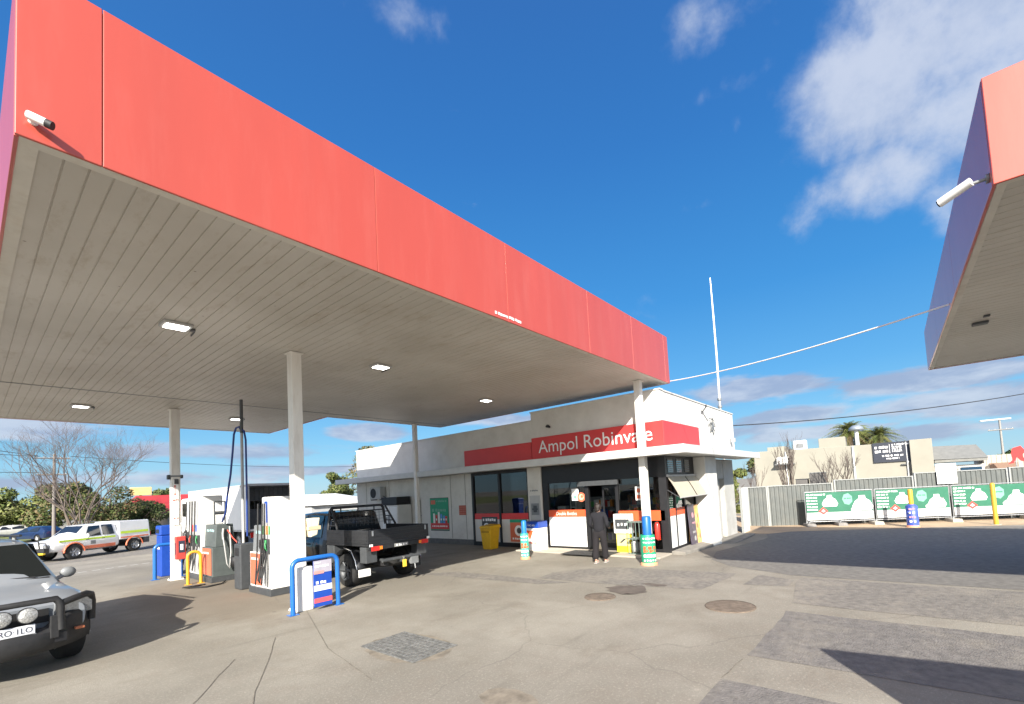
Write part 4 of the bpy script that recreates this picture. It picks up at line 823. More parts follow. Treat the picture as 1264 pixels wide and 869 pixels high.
def pump(loc,label,dark,seed,rail=False):
    """local: origin at the near low corner line; x across (to +X), y along the island. tower at ty0..ty1, head at hy0..hy1"""
    t=thing('fuel_pump',label,'fuel pump',loc,0,'fuel pumps on the island')
    ty,hy=((0,.48),(.5,1.28)) if not dark else ((.95,2.05),(.0,.9))
    TH=2.3 if not dark else 2.48
    mb=MB(); mb.box(.0,.62,0,max(ty[1],hy[1]),0,.15); mb.build('plinth',GREYD,t,bevel=.01)
    mb=MB(); mb.box(.03,.60,ty[0]+.01,ty[1],.15,TH); mb.build('hose_tower',WHITEC if not dark else WHITEC,t,bevel=.03)
    mb=MB(); mb.box(.025,.028,ty[0]+.10,ty[1]-.06,.2,TH-.1);
    for k in (.2,.5): mb.box(.012,.027,ty[0]+k*(ty[1]-ty[0])-.012,ty[0]+k*(ty[1]-ty[0])+.012,.2,TH-.15)
    mb.build('hose_channel',GREYL,t)
    mb=MB(); mb.box(.04,.60,hy[0],hy[1],.15,.98); mb.build('cabinet',WHITEC if not dark else mat('pump_dark_panel',(.085,.10,.098),.5,0,.15,5),t,bevel=.012)
    mb=MB(); P=Pl((.038,hy[1],0),(0,-1,0),Z); w_=hy[1]-hy[0]; P.rect(mb,.06,w_-.10,.2,.95,0,.012,0); P.squig(mb,.12,w_-.25,.82,.06,.014,1,seed); mb.build('front_panel',[ORP,LETW],t)
    mb=MB(); hc=GREYM if not dark else mat('pump_dark_panel',(0,0,0)); 
    mb.hexa([(.10,hy[0],.98),(.60,hy[0],.98),(.60,hy[1],.98),(.10,hy[1],.98)],[(.14,hy[0],1.62),(.56,hy[0],1.62),(.56,hy[1],1.62),(.14,hy[1],1.62)]); mb.build('display_head',hc,t,bevel=.02)
    P=Pl((.115,hy[1],1.0),(0,-1,0),(.06,0,1)); mb=MB(); P.rect(mb,.1,w_-.1,.34,.56,.002,.008,0); P.rect(mb,.1,w_-.35,.08,.26,.002,.008,2); P.squig(mb,.15,w_-.15,.45,.08,.012,1,seed+2); P.rect(mb,w_-.3,w_-.12,.08,.26,.002,.01,3); mb.build('display',[INKB,mat('display_digits',(.35,.55,.55),.4),GREYL,mat('pump_blue_badge',(.05,.2,.55),.4)],t)
    # nozzles and hoses
    rr=random.Random(seed)
    for k in range(4):
        y=ty[0]+.08+k*(ty[1]-ty[0]-.16)/3; m=mb=MB()
        mb.tube([(-.01,y,1.05),(-.06,y,1.15),(-.05,y,1.30)],.026,8); mb.tube([(-.05,y,1.3),(-.08,y-.03,1.22),(-.08,y-.05,1.10)],.012,6); n_=mb.build('nozzle',BLACKM if k%2 else mat('nozzle_%d'%k,[(.05,.3,.1),(0,0,0),(.5,.06,.03)][k] if k<3 else (.05,.1,.4),.4),t)
        mb=MB(); mb.box(-.035,.028,y-.035,y+.035,.98,1.32); mb.build('nozzle_boot',GREYD,t,bevel=.008)
        mb=MB(); mb.box(.016,.029,y-.05,y+.05,1.42,1.62); mb.build('grade_sticker',cols[(k*2+seed)%6],t)
        z0=rr.uniform(.28,.42); y2=y+rr.uniform(-.06,.12); mb=MB(); pts=[]
        for j in range(15):
            q=j/14; 
            if q<.5: zz=1.05-(1.05-z0)*math.sin(q*math.pi); xx=-.02-.14*math.sin(q*math.pi)
            else: zz=TH-.15-(TH-.15-z0)*math.sin(q*math.pi)**.6; xx=-.05-.10*math.sin(q*math.pi)
            pts.append((xx,y+(y2-y)*q,zz))
        mb.tube(pts,.017,7); mb.build('hose',BLACKM,t)
    if dark:
        mb=MB(); 
        for x in (.16,.42): mb.tube([(x,.2,1.62),(x,.2,2.28)],.02,6)
        mb.tube([(.16,.2,2.28),(.42,.2,2.28)],.02,6); mb.tube([(.16,.2,1.95),(.42,.2,1.95)],.05,6); mb.build('hose_frame',GREYD,t)
        mb=MB(); mb.tube([(.3,-.02,1.2),(.28,-.06,1.35),(.3,-.05,1.5)],.03,8); mb.tube([(.28,-.06,1.3),(.3,-.12,1.0),(.36,-.10,.5),(.42,-.09,.35),(.47,-.08,.8),(.46,-.03,1.55)],.02,8); mb.build('side_nozzle',GREYL,t)
        mb=MB(); 
        for k in range(3): mb.tube([(-.2+.02*k,-.1,.02),(-.5-.1*k,-.25,.02+.012*k),(-.3,-.55-.06*k,.02),(.1,-.5,.02),(.3,-.15,.03)],.016,6)
        mb.build('loose_hose',BLACKM,t)
    else:
        mb=MB(); mb.box(.27,.27+.012,.0,.0+.01,.2,2.2); 
        P=Pl((.03,.005,0),(1,0,0),Z)
        mb=MB(); P.rect(mb,.005,.565,.17,2.27,0,.004,0); mb.build('end_panel',WHITEC,t)
        P=Pl((.026,.30,1.7),(0,-1,0),Z); mb=MB(); P.rect(mb,.0,.16,0,.5,.001,.005); mb.build('blue_badge',BLUED,t)
    return t
pump((4.42,11.45,0),'near fuel pump with tall white hose tower and orange lower panel',False,3)
pump((4.36,15.25,0),'far fuel pump with dark side panel and hose frame on top',True,8)
t=thing('squeegee_bin','dark grey bin and bucket stand between the two fuel pumps','bin',(4.4,13.15,0)); mb=MB(); mb.box(-.02,.4,0,.42,0,1.15); mb.build('body',GREYD,t,bevel=.03); mb=MB(); mb.box(-.026,-.02,.08,.34,.85,1.05); mb.build('opening',BLACK,t); mb=MB(); mb.lathe((.1,.62,.55),[(.001,0),(.1,0),(.13,.25),(.12,.25)],14); mb.tube([(.1,.62,.7),(.1,.5,1.25)],.012,6); mb.build('bucket',BLACKM,t)
mb=MB(); mb.tube([(.12,.55,1.15),(.05,.7,1.3),(.0,.9,1.5)],.014,6); mb.build('handle',mat('red_handle',(.7,.08,.05),.4),t)
# hose pole with blue hoses
t=thing('hose_mast','tall slim mast with drooping blue air hoses between the pumps','hose mast',(4.72,13.9,0))
mb=MB(); mb.tube([(0,0,0),(0,0,4.95)],.035,10); mb.build('pole',GREYL,t)
mb=MB(); mb.tube([(0,0,4.1),(0,0,5.02)],.04,10); mb.build('top_sleeve',GREYD,t)
mb=MB(); mb.tube([(0,0,4.15),(-.03,.08,4.28),(-.06,.22,4.26),(-.08,.32,4.1),(-.10,.38,3.6),(-.13,.46,3.0),(-.18,.58,2.4),(-.18,.72,1.95),(-.1,1.25,1.7)],.026,8); mb.build('hose',mat('navy_hose',(.015,.045,.22),.4),t)
mb=MB(); mb.tube([(0,0,4.2),(.03,-.08,4.15),(.05,-.13,3.9),(.05,-.14,3.0),(.05,-.13,1.3)],.024,8); mb.build('hose',mat('navy_hose',(0,0,0)),t)
mb=MB(); mb.cyl((0,0,0),(0,0,.04),.1,n=14); mb.build('base',GREYM,t)
# ------------------------------------------------------------------ vehicles
def wheel(parent,x,y,r=.4,w_=.26,side=1,rimm=None):
    mb=MB(); pr_=[(r*.60,-w_/2),(r*.86,-w_/2),(r*.97,-w_*.42),(r,-w_*.3),(r,w_*.3),(r*.97,w_*.42),(r*.86,w_/2),(r*.60,w_/2)]
    mb.lathe((x,y,r),pr_,30,axis='x')
    wh=mb.build('wheel',RUB,parent)
    s=side; mb=MB(); 
    mb.lathe((x,y,r),[(r*.62,s*w_*.5),(r*.60,s*w_*.40),(r*.50,s*w_*.18),(.001,s*w_*.14)],24,axis='x')
    mb.lathe((x,y,r),[(r*.62,-w_*.5*s),(r*.6,-s*w_*.2),(.001,-s*w_*.2)],16,axis='x')
    for k in range(6):
        a=k*math.pi/3; c_,s_=math.cos(a),math.sin(a)
        mb.tube([(x+s*w_*.22,y+c_*r*.1,r+s_*r*.1),(x+s*w_*.40,y+c_*r*.57,r+s_*r*.57)],[.035,.028],6)
    mb.lathe((x,y,r),[(.07,s*w_*.14),(.065,s*w_*.36),(.001,s*w_*.38)],12,axis='x')
    mb.build('rim',rimm or GREYM,wh)
def loft(stations,cap=True):
    """stations: list of (y,[(x,z)...]) half rings from bottom centre up to top centre"""
    mb=MB(); n=len(stations[0][1]); rings=[]
    vs=[]
    for y,h in stations:
        ring=[(x,y,z) for x,z in h]+[(-x,y,z) for x,z in reversed(h[1:-1])]
        vs+=ring
    m_=2*n-2; fs=[]
    for k in range(len(stations)-1):
        for i in range(m_): fs.append((k*m_+i,k*m_+(i+1)%m_,(k+1)*m_+(i+1)%m_,(k+1)*m_+i))
    mb.add(vs,fs,0,True)
    if cap: mb.add(vs,[tuple(range(m_)),tuple(reversed(range((len(stations)-1)*m_,len(stations)*m_)))],0,False)
    return mb
def ring(w,zb,zbelt,wt,zt):
    return [(0,zb),(w*.93,zb),(w*.985,zb+.10),(w,zb+(zbelt-zb)*.6),(w*.985,zbelt-.04),(w*.955,zbelt),(wt+.03,zt-.07) if zt-zbelt>.15 else (w*.86,zbelt+(zt-zbelt)*.75),(wt-.05,zt-.012) if zt-zbelt>.15 else (w*.5,zt-.005),(0,zt)]
def body(name,parent,st,m,arches,r,bev=True):
    mb=loft([(y,ring(*q)) for y,*q in st]); o=mb.build(name,m,parent)
    bm=bmesh.new(); bm.from_mesh(o.data); bmesh.ops.recalc_face_normals(bm,faces=bm.faces[:]); bm.to_mesh(o.data); bm.free()
    for p in o.data.polygons: p.use_smooth=True
    # cut wheel arches
    for y in arches:
        cb=MB(); cb.cyl((-1.3,y,r),(1.3,y,r),r*1.20,n=32,sm=False); c=cb.build('cut',m); c.parent=parent
        md=o.modifiers.new('b','BOOLEAN'); md.object=c; md.operation='DIFFERENCE'; md.solver='EXACT'
        dg=bpy.context.evaluated_depsgraph_get(); me=bpy.data.meshes.new_from_object(o.evaluated_get(dg)); o.modifiers.clear(); o.data=me
        bpy.data.objects.remove(c)
    md=o.modifiers.new('bevel','BEVEL'); md.width=.02; md.segments=2; md.limit_method='ANGLE'; md.angle_limit=R(35)
    try: o.data.set_sharp_from_angle(angle=R(38))
    except Exception: pass
    return o
def quadpane(name,parent,pts,m,off=.006,th=.004):
    pts=[Vector(p) for p in pts]; n=(pts[1]-pts[0]).cross(pts[-1]-pts[0]).normalized()
    mb=MB(); k=len(pts); vs=[p+n*off for p in pts]+[p+n*(off+th) for p in pts]
    mb.add(vs,[tuple(range(k-1,-1,-1)),tuple(range(k,2*k))]+[(i,(i+1)%k,k+(i+1)%k,k+i) for i in range(k)]); return mb.build(name,m,parent)
def inset(p,f):
    c=sum((Vector(q) for q in p),Vector())/len(p); return [Vector(q)+(c-Vector(q))*f for q in p]
def sidewin(parent,y0,y1,w,zbelt,wt,zt,m=DARKGL,rake0=0,rake1=0,name='side_window'):
    for s in (1,-1):
        xb,xt=w*.955,wt+.03; za,zb_=zbelt+.03,zt-.09
        pts=[(s*xb,y0,za),(s*xb,y1,za),(s*xt,y1+rake1,zb_),(s*xt,y0+rake0,zb_)]
        if s<0: pts=pts[::-1]
        quadpane(name,parent,pts,m,.008)
# --- dark tray ute
def ute(loc,rz,label,paint,kind):
    t=thing('tray_ute' if kind=='dark' else 'utility_ute',label,'ute',loc,rz)
    r=.40; W=.90
    # body: y forward from rear 0
    cy=1.92 if kind=='dark' else 1.85
    st=[(cy,W*.97,.52,1.12,.64,1.62),(cy+.12,W,.45,1.14,.68,1.80),(cy+.9,W,.42,1.14,.69,1.84),(cy+1.55,W,.42,1.13,.68,1.80),(cy+2.25,W,.42,1.12,.55,1.20),(cy+2.45,W,.45,1.08,.5,1.13),(cy+3.15,W*.99,.50,1.02,.5,1.07),(cy+3.35,W*.93,.52,.92,.5,.97),(cy+3.42,W*.84,.55,.85,.5,.88)]
    ax1=.95; ax2=ax1+3.2
    b=body('body',t,st,paint,[ax2],r)
    w0,wt,zt=W,.69,1.83
    sidewin(t,cy+.22,cy+.85,w0,1.14,wt,zt,rake0=.06); sidewin(t,cy+.95,cy+1.75,w0,1.13,wt,zt-.02,rake1=-.25)
    quadpane('windscreen',t,[(-.72,cy+2.18,1.20),(-.56,cy+1.62,1.745),(.56,cy+1.62,1.745),(.72,cy+2.18,1.20)],DARKGL,.02)
    quadpane('rear_window',t,[(-.55,cy+.03,1.25),(.55,cy+.03,1.25),(.50,cy+.10,1.70),(-.50,cy+.10,1.70)],DARKGL,.03)
    for s in (1,-1):
        mb=MB(); mb.sphere((s*1.02,cy+1.75,1.22),.11,sc_=(.9,.5,1.0)); mb.tube([(s*.9,cy+1.75,1.15),(s*.98,cy+1.75,1.18)],.025,6); mb.build('mirror',BLACKM if kind=='dark' else UTEW,t)
        mb=MB(); mb.box(s*(W+.002),s*(W+.03),cy+.78,cy+.92,.98,1.01); mb.box(s*(W+.002),s*(W+.03),cy+1.60,cy+1.74,.98,1.01); mb.build('door_handle',BLACKM,t,bevel=.005)
        mb=MB(); mb.box(s*(W-.10),s*(W+.08),cy+.25,cy+1.8,.40,.44); mb.build('side_step',BLACKM,t,bevel=.01)
        mb=MB(); mb.box(s*.52,s*.84,cy+3.36,cy+3.44,.74,.90); mb.build('headlight',HGLASS,t,bevel=.02)
    # flares over front wheels
    for yy,zz in ((ax2,0),)+(((ax1,0),) if kind!='dark' else ()):
        for s in (1,-1):
            mb=MB(); pts=[(s*(W+.01),yy+r*1.22*math.cos(a),r+r*1.22*math.sin(a)) for a in [math.pi*(k/12*1.0) for k in range(13)]]
            mb.tube(pts,.045,6); mb.build('wheel_flare',BLACKM if kind=='dark' else HIRED,t)
    # front bar
    mb=MB(); mb.box(-.88,.88,cy+3.42,cy+3.66,.42,.74); mb.tube([(-.55,cy+3.6,.7),(-.5,cy+3.62,1.12),(.5,cy+3.62,1.12),(.55,cy+3.6,.7)],.035,8); mb.tube([(-.85,cy+3.5,.7),(-.78,cy+3.5,1.0),(-.5,cy+3.6,1.02)],.03,8); mb.tube([(.85,cy+3.5,.7),(.78,cy+3.5,1.0),(.5,cy+3.6,1.02)],.03,8); mb.build('bull_bar',BLACKM,t,bevel=.02)
    # chassis rails
    mb=MB(); mb.box(-.45,-.33,.05,cy+3,.48,.62); mb.box(.33,.45,.05,cy+3,.48,.62); mb.box(-.45,.45,ax1-.06,ax1+.06,.34,.46); mb.build('chassis',BLACKM,t)
    for s in (1,-1):
        wheel(t,s*.80,ax1,r,.28,s,STEEL if kind!='dark' else GREYD); wheel(t,s*.80,ax2,r,.28,s,STEEL if kind!='dark' else GREYD)
    if kind=='dark':
        w_=.905; z0,z1=1.06,1.38
        mb=MB(); mb.box(-w_,w_,.0,1.84,1.0,1.055); mb.build('tray_floor',TRAYB,t,bevel=.006)
        for s in (1,-1):
            mb=MB(); mb.box(s*(w_-.035),s*w_,.04,1.80,z0,z1)
            for z in (1.13,1.22,1.31): mb.box(s*w_,s*(w_+.008),.06,1.78,z-.008,z+.008)
            mb.build('tray_side',TRAYB,t,bevel=.006)
        mb=MB(); mb.box(-w_,w_,0,.035,z0,z1)
        for z in (1.13,1.22,1.31): mb.box(-w_+.02,w_-.02,-.008,0,z-.008,z+.008)
        tg=mb.build('tailgate',TRAYB,t,bevel=.006)
        mb=MB(); 
        for x in (-w_+.12,w_-.12): mb.box(x-.02,x+.02,-.02,-.008,1.24,1.36)
        mb.build('latch',STEEL,tg)
        # headboard rack
        mb=MB(); yb=1.80
        mb.tube([(-.86,yb,1.38),(-.80,yb,1.85),(-.74,yb,1.93),(.74,yb,1.93),(.80,yb,1.85),(.86,yb,1.38)],.04,8); mb.tube([(-.80,yb-.34,1.40),(-.70,yb-.04,1.86)],.024,6)
        mb.tube([(-.80,yb,1.80),(.80,yb,1.80)],.018,6)
        for x in (-.5,0,.5): mb.tube([(x,yb,1.80),(x,yb,1.93)],.018,6)
        for s in (1,-1):
            mb.tube([(s*.87,yb-.45,1.38),(s*.80,yb-.10,1.90)],.028,8)
            for q in (.2,.45,.7): mb.tube([(s*(.87-.07*q),yb-.45+.35*q,1.38+.52*q),(s*(.86-.07*q),yb,1.38+.52*q)],.016,6)
        mb.build('headboard_rack',TRAYB,t)
        mb=MB()
        for k in range(12): x=-.66+k*.12; mb.tube([(x,yb,1.40),(x,yb,1.78)],.005,4)
        for k in range(4): z=1.46+k*.09; mb.tube([(-.8,yb,z),(.8,yb,z)],.005,4)
        mb.build('mesh_screen',GREYD,t)
        # rear lamps and bar
        mb=MB(); mb.box(-w_,w_,-.03,.02,.90,1.0); mb.build('rear_bar',TRAYB,t,bevel=.008)
        for s in (1,-1):
            mb=MB(); mb.box(s*(w_-.06),s*(w_-.28),-.05,-.031,.885,.995); l_=mb.build('tail_light',TAILR,t,bevel=.006); mb=MB(); mb.box(s*(w_-.28),s*(w_-.36),-.048,-.031,.905,.985); mb.build('indicator',TAILO,l_,bevel=.005)
            mb=MB(); mb.box(s*(w_-.01),s*(w_-.10),-.045,-.031,.995,1.05); mb.build('marker_light',LETW,t,bevel=.004)
            # mudguards, toolboxes
            mb=MB(); pts=[]
            vs=[];fs=[];K=12
            for k in range(K+1):
                a=math.pi*(-.02+1.04*k/K); y=ax1+.53*math.cos(a); z=r+.53*math.sin(a)
                vs+=[(s*.60,y,z),(s*.95,y,z)]
            for k in range(K): fs.append((2*k,2*k+1,2*k+3,2*k+2))
            mb.add(vs,fs,0,True); g=mb.build('mudguard',TRAYB,t); md=g.modifiers.new('s','SOLIDIFY'); md.thickness=.012
            mb=MB(); mb.box(s*.55,s*.89,1.50,1.84,.55,.99); mb.build('tool_box',GREYD,t,bevel=.015)
            mb=MB(); mb.box(s*.60,s*.92,ax1-.56,ax1-.545,.26,.44); mb.build('mud_flap',WHITE if s<0 else BLACKM,t)
            mb=MB(); mb.box(s*.60,s*.90,.10,.36,.60,.98); mb.build('side_box',GREYD,t,bevel=.015)
            mb=MB(); mb.tube([(s*.96,.93,.955),(s*.96,.62,.90),(s*.96,.47,.68),(s*.95,.41,.46)],.014,6); mb.build('guard_trim',CHROME,t)
        mb=MB(); mb.tube([(-.55,-.02,.62),(.55,-.02,.62)],.045,8); mb.tube([(-.45,.2,.62),(-.45,0,.62)],.04,6); mb.tube([(.45,.2,.62),(.45,0,.62)],.04,6); mb.box(-.05,.05,-.12,.1,.53,.60); mb.build('tow_bar',GREYD,t)
        mb=MB(); mb.box(-.05,.06,-.15,-.12,.40,.58); mb.build('tow_hook_tag',mat('hook_yellow',(.75,.5,.05),.5),t,bevel=.01); mb=MB(); mb.cyl((0,-.1,.60),(0,-.1,.66),.03,n=10); mb.build('tow_ball',CHROME,t)
        mb=MB(); mb.box(.26,.50,-.06,.04,.42,.60); mb.tube([(.38,-.05,.42),(.38,-.07,.30)],.02,6); mb.build('trailer_plug',GREYM,t,bevel=.01)
        mb=MB(); mb.box(-.20,.20,-.042,-.030,.91,.99); mb.build('number_plate',mat('dirty_plate',(.25,.25,.24),.5),t); mb=MB(); Pl((0,-.044,.95),(1,0,0),Z).squig(mb,-.16,.16,0,.06,0,0,9); mb.build('plate_print',LETW,t)
        mb=MB(); mb.lathe((0,.55,.52),[(.15,-.1),(.34,-.1),(.36,-.05),(.36,.05),(.34,.1),(.15,.1)],24); mb.build('spare_wheel',RUB,t)
        mb=MB(); mb.tube([(-.7,cy+3.45,1.0),(-.76,cy+3.5,2.0),(-.8,cy+3.5,2.6)],[.01,.008,.004],6); mb.build('aerial',BLACKM,t)
    else:
        mb=MB(); b_=[(-.92,-.05,.78),(.92,-.05,.78),(.92,1.84,.78),(-.92,1.84,.78)]; tt=[(-.84,.0,1.86),(.84,.0,1.86),(.84,1.82,1.90),(-.84,1.82,1.90)]
        mb.hexa(b_,tt); mb.build('service_box',UTEW,t,bevel=.05)
        for s in (1,-1):
            pts=[(s*.905,.1,1.12),(s*.905,1.75,1.12),(s*.895,1.75,1.26),(s*.895,.1,1.26)]
            quadpane('hivis_stripe',t,pts if s>0 else pts[::-1],HIVIS,.008)
            pts=[(s*.92,.1,.86),(s*.92,1.75,.86),(s*.91,1.75,.94),(s*.91,.1,.94)]
            quadpane('red_stripe',t,pts if s>0 else pts[::-1],HIRED,.008)
            mb=MB(); mb.box(s*(W-.02),s*(W+.012),cy+.2,cy+1.9,.48,.66); mb.build('sill_stripe',HIRED,t)
            mb=MB(); mb.box(s*(W-.03),s*(W+.008),cy+.2,cy+3.0,.98,1.08); mb.build('hivis_stripe',HIVIS,t)
            mb=MB(); mb.box(s*(W+.004),s*(W+.012),cy+1.25,cy+1.5,.72,.92); mb.build('door_badge',GREYM,t)
            mb=MB(); mb.box(s*.62,s*.90,-.07,-.05,.85,1.1); mb.build('tail_light',TAILR,t)
            mb=MB(); mb.box(s*.6,s*.9,.02,.38,.45,.78); mb.build('rear_locker',GREYD,t,bevel=.01)
            mb=MB(); mb.tube([(s*.88,cy+.1,1.93),(s*.5,cy+.12,1.93)],.02,6); mb.build('roof_bar',GREYD,t)
        mb=MB(); mb.box(-.9,.9,cy+3.60,cy+3.70,.44,.52); mb.build('bumper_stripe',mat('bumper_yellow',(.8,.55,.03),.5),t)
    return t
ute((6.81,9.84,0),R(2.2),'black tray back ute with headboard rack parked beyond the pumps',UTEB,'dark')
hd=Vector((-.86,-.51,0)).normalized()
ute((6.95,38.0,gz(6,37)),math.atan2(-hd.x,hd.y),'white work ute with lime and orange stripes parked across the forecourt',UTEW,'white')
# --- silver wagon at left
def suv(loc,rz):
    t=thing('four_wheel_drive','silver wagon with black bull bar and round spotlights at the left edge','car',loc,rz)
    r=.39; W=.86
    st=[(-4.66,W*.9,.55,1.05,.60,1.12),(-4.62,W*.97,.45,1.12,.62,1.62),(-4.4,W,.42,1.14,.64,1.74),(-3.4,W,.42,1.14,.66,1.80),(-2.25,W,.42,1.12,.63,1.78),(-1.95,W,.42,1.12,.60,1.70),(-1.40,W,.42,1.10,.58,1.21),(-1.22,W,.43,1.06,.55,1.14),(-.60,W*.99,.48,1.00,.5,1.07),(-.36,W*.95,.50,.93,.5,1.00),(-.22,W*.88,.52,.86,.48,.92)]
    body('body',t,st,SUVP,[-.95,-3.72],r)
    quadpane('windscreen',t,[(-.72,-1.44,1.19),(-.57,-1.96,1.69),(.57,-1.96,1.69),(.72,-1.44,1.19)],mat('dark_windscreen',(.012,.014,.014),.12,0,.05,spec=.25),.03)
    mb=MB(); mb.box(-.70,.70,-1.47,-1.38,1.155,1.20); mb.build('cowl',BLACKM,t,bevel=.01)
    mb=MB(); 
    for s in (.1,-.55): mb.tube([(s,-1.40,1.215),(s+.5,-1.48,1.245)],.010,6)
    mb.build('wiper',BLACKM,t)
    sidewin(t,-2.9,-2.0,W,1.13,.64,1.79,rake1=-.06); sidewin(t,-3.8,-3.0,W,1.14,.66,1.79); sidewin(t,-4.5,-3.9,W,1.14,.65,1.76)
    for s in (1,-1):
        mb=MB(); mb.sphere((s*.97,-1.62,1.21),.10,sc_=(1.0,.6,.85)); mb.tube([(s*.82,-1.6,1.12),(s*.93,-1.62,1.17)],.03,6); mb.build('mirror',GREYM,t)
        mb=MB(); b4=[(s*.42,-.19,.74),(s*.83,-.30,.74),(s*.83,-.30,.95),(s*.42,-.19,.95)]; quadpane('headlight',t,b4[::-1] if s>0 else b4,HGLASS,.01,.03)
        mb=MB(); mb.tube([(s*(W+.0),-.95+r*1.22*math.cos(a),r+r*1.22*math.sin(a)) for a in [math.pi*k/12 for k in range(13)]],.03,6); mb.build('wheel_flare',SUVP,t)
        wheel(t,s*.76,-.95,r,.26,s,STEEL); wheel(t,s*.76,-3.72,r,.26,s,STEEL)
        mb=MB(); mb.tube([(s*.60,-3.9,1.84),(s*.60,-2.3,1.84)],.02,6); mb.build('roof_rail',BLACKM,t)
    mb=MB(); mb.box(-.38,.38,-.232,-.20,.70,.88)
    for z in (.74,.79,.84): mb.box(-.36,.36,-.238,-.23,z-.008,z+.008)
    mb.build('grille',BLACKM,t)
    # bonnet shut line
    mb=MB()
    for s in (1,-1): mb.tube([(s*.70,-1.3,1.098),(s*.69,-.62,1.035),(s*.62,-.38,.965)],.006,5)
    mb.build('bonnet_seam',BLACKM,t)
    # bull bar: lower wrap + loops
    bb=MB(); K=16; prof=[]
    for k in range(K+1):
        q=-1+2*k/K; x=q*.86; y=.06-.42*abs(q)**3.0-.05*abs(q)
        prof.append((x,y))
    vs=[];
    for x,y in prof:
        zb=.34+.03*abs(x)**2; zt=.64+.15*sm((abs(x)-.38)/.1)
        vs+=[(x,y-.30,zb+.02),(x,y-.03,zb),(x,y+.02,zb+.1),(x,y+.02,zt-.05),(x,y-.02,zt),(x,y-.20,zt+.0)]
    fs=[]
    for k in range(K):
        for i in range(6): fs.append((k*6+i,k*6+(i+1)%6,(k+1)*6+(i+1)%6,(k+1)*6+i))
    fs+=[tuple(range(6)),tuple(reversed(range(K*6,K*6+6)))]
    bb.add(vs,fs,0,True); bmo=bb.build('bull_bar',BLACKM,t,bevel=.01)
    mb=MB()
    mb.tube([(-.44,.02,.6),(-.43,.03,.95),(-.38,.03,1.02),(.38,.03,1.02),(.43,.03,.95),(.44,.02,.6)],.044,10)
    mb.build('centre_loop',BLACKM,bmo)
    for s in (1,-1):
        mb=MB(); mb.tube([(s*.42,.02,.94),(s*.58,-.0,.985),(s*.74,-.14,1.0),(s*.82,-.25,.97),(s*.86,-.33,.86),(s*.86,-.35,.6)],.046,10); mb.build('side_loop',BLACKM,bmo)
        mb=MB(); mb.box(s*.60,s*.70,-.10,-.035,.54,.575); mb.build('indicator',mat('dull_amber_lens',(.40,.13,.06),.3),bmo,bevel=.01)
        mb=MB(); mb.hexa([(s*.45,-.06,.60),(s*.84,-.36,.60),(s*.80,-.42,.60),(s*.42,-.14,.60)],[(s*.45,-.06,.80),(s*.84,-.36,.80),(s*.80,-.42,.80),(s*.42,-.14,.80)]); mb.build('wing_plate',BLACKM,bmo,bevel=.01)
        # pillar plates
        mb=MB(); mb.box(s*.33,s*.42,-.02,.045,.5,.80); mb.build('upright',BLACKM,bmo,bevel=.01)
    for x in (-.115,.115):
        sp=MB(); sp.lathe((x,.06,.87),[(.001,-.10),(.07,-.09),(.098,-.02),(.102,.02),(.095,.03)],24,axis='y'); so_=sp.build('spotlight',BLACKM,t)
        mb=MB(); mb.lathe((x,.06,.87),[(.094,.024),(.07,.034),(.001,.040)],24,axis='y'); mb.build('spotlight_glass',SPOT,so_)
    mb=MB(); mb.box(-.19,.19,.046,.056,.625,.745); pl=mb.build('number_plate',PLATE,t,bevel=.006)
    P=Pl((0,.058,.685),(-1,0,0),Z); mb=MB(); P.text(mb,'1RO·1LO',0,0,h=.07,w=.33); mb.build('plate_lettering',INKB,pl)
    mb=MB(); mb.box(-.20,.20,.035,.046,.58,.625); mb.build('plate_holder',STEEL,t)
    mb=MB(); mb.box(-.5,.5,.0,.02,.44,.56); mb.build('lower_grille',BLACK,t)
suv((.43,9.0,0),R(190))
# --- box truck
tk=thing('box_truck','white box truck with open dark rear parked behind the pumps','truck',(8.4,24.2,gz(8.4,24)))
mb=MB(); zz=-gz(8.4,24); W_=2.3; Lk=9.0
mb.box(0,.06,0,Lk,.85+zz,3.1+zz); mb.box(W_-.06,W_,0,Lk,.85+zz,3.1+zz); mb.box(.06,W_-.06,0,Lk,.85+zz,.95+zz); mb.box(.06,W_-.06,0,Lk,3.04+zz,3.1+zz); mb.box(.06,W_-.06,Lk-.06,Lk,.95+zz,3.04+zz); mb.build('cargo_box',WHITEC,tk,bevel=.02)
mb=MB(); mb.box(-.01,.09,-.03,.0,.83+zz,3.13+zz); mb.box(W_-.09,W_+.01,-.03,0,.83+zz,3.13+zz); mb.box(.09,W_-.09,-.03,0,3.02+zz,3.13+zz); mb.box(-.012,-.001,0,Lk,3.0+zz,3.09+zz); mb.box(-.012,-.001,0,Lk,.84+zz,.93+zz); mb.build('door_frame',GREYL,tk)
mb=MB(); mb.box(.10,W_-.10,.8,.84,2.3+zz,3.0+zz); 
for k in range(9): mb.box(.15+.22*k,.17+.22*k,.78,.80,1.0+zz,3.0+zz)
mb.box(.1,.9,.3,1.2,.95+zz,1.9+zz); mb.build('roller_door',GREYD,tk)
mb=MB(); mb.box(.3,2.0,.3,Lk+2,.62+zz,.84+zz); mb.build('chassis',BLACKM,tk)
for y in (1.3,2.5,Lk+.9):
    for s,x in ((-1,.2),(1,W_-.2)): wheel(tk,x,y,.45,.30,s,STEEL)
mb=MB(); mb.box(.1,W_-.1,Lk+.15,Lk+1.9,.6+zz,2.7+zz); cbx=mb.build('cab',WHITEC,tk,bevel=.12)
mb=MB(); mb.box(.092,.099,Lk+.7,Lk+1.6,1.6+zz,2.4+zz); mb.build('cab_window',DARKGL,tk)
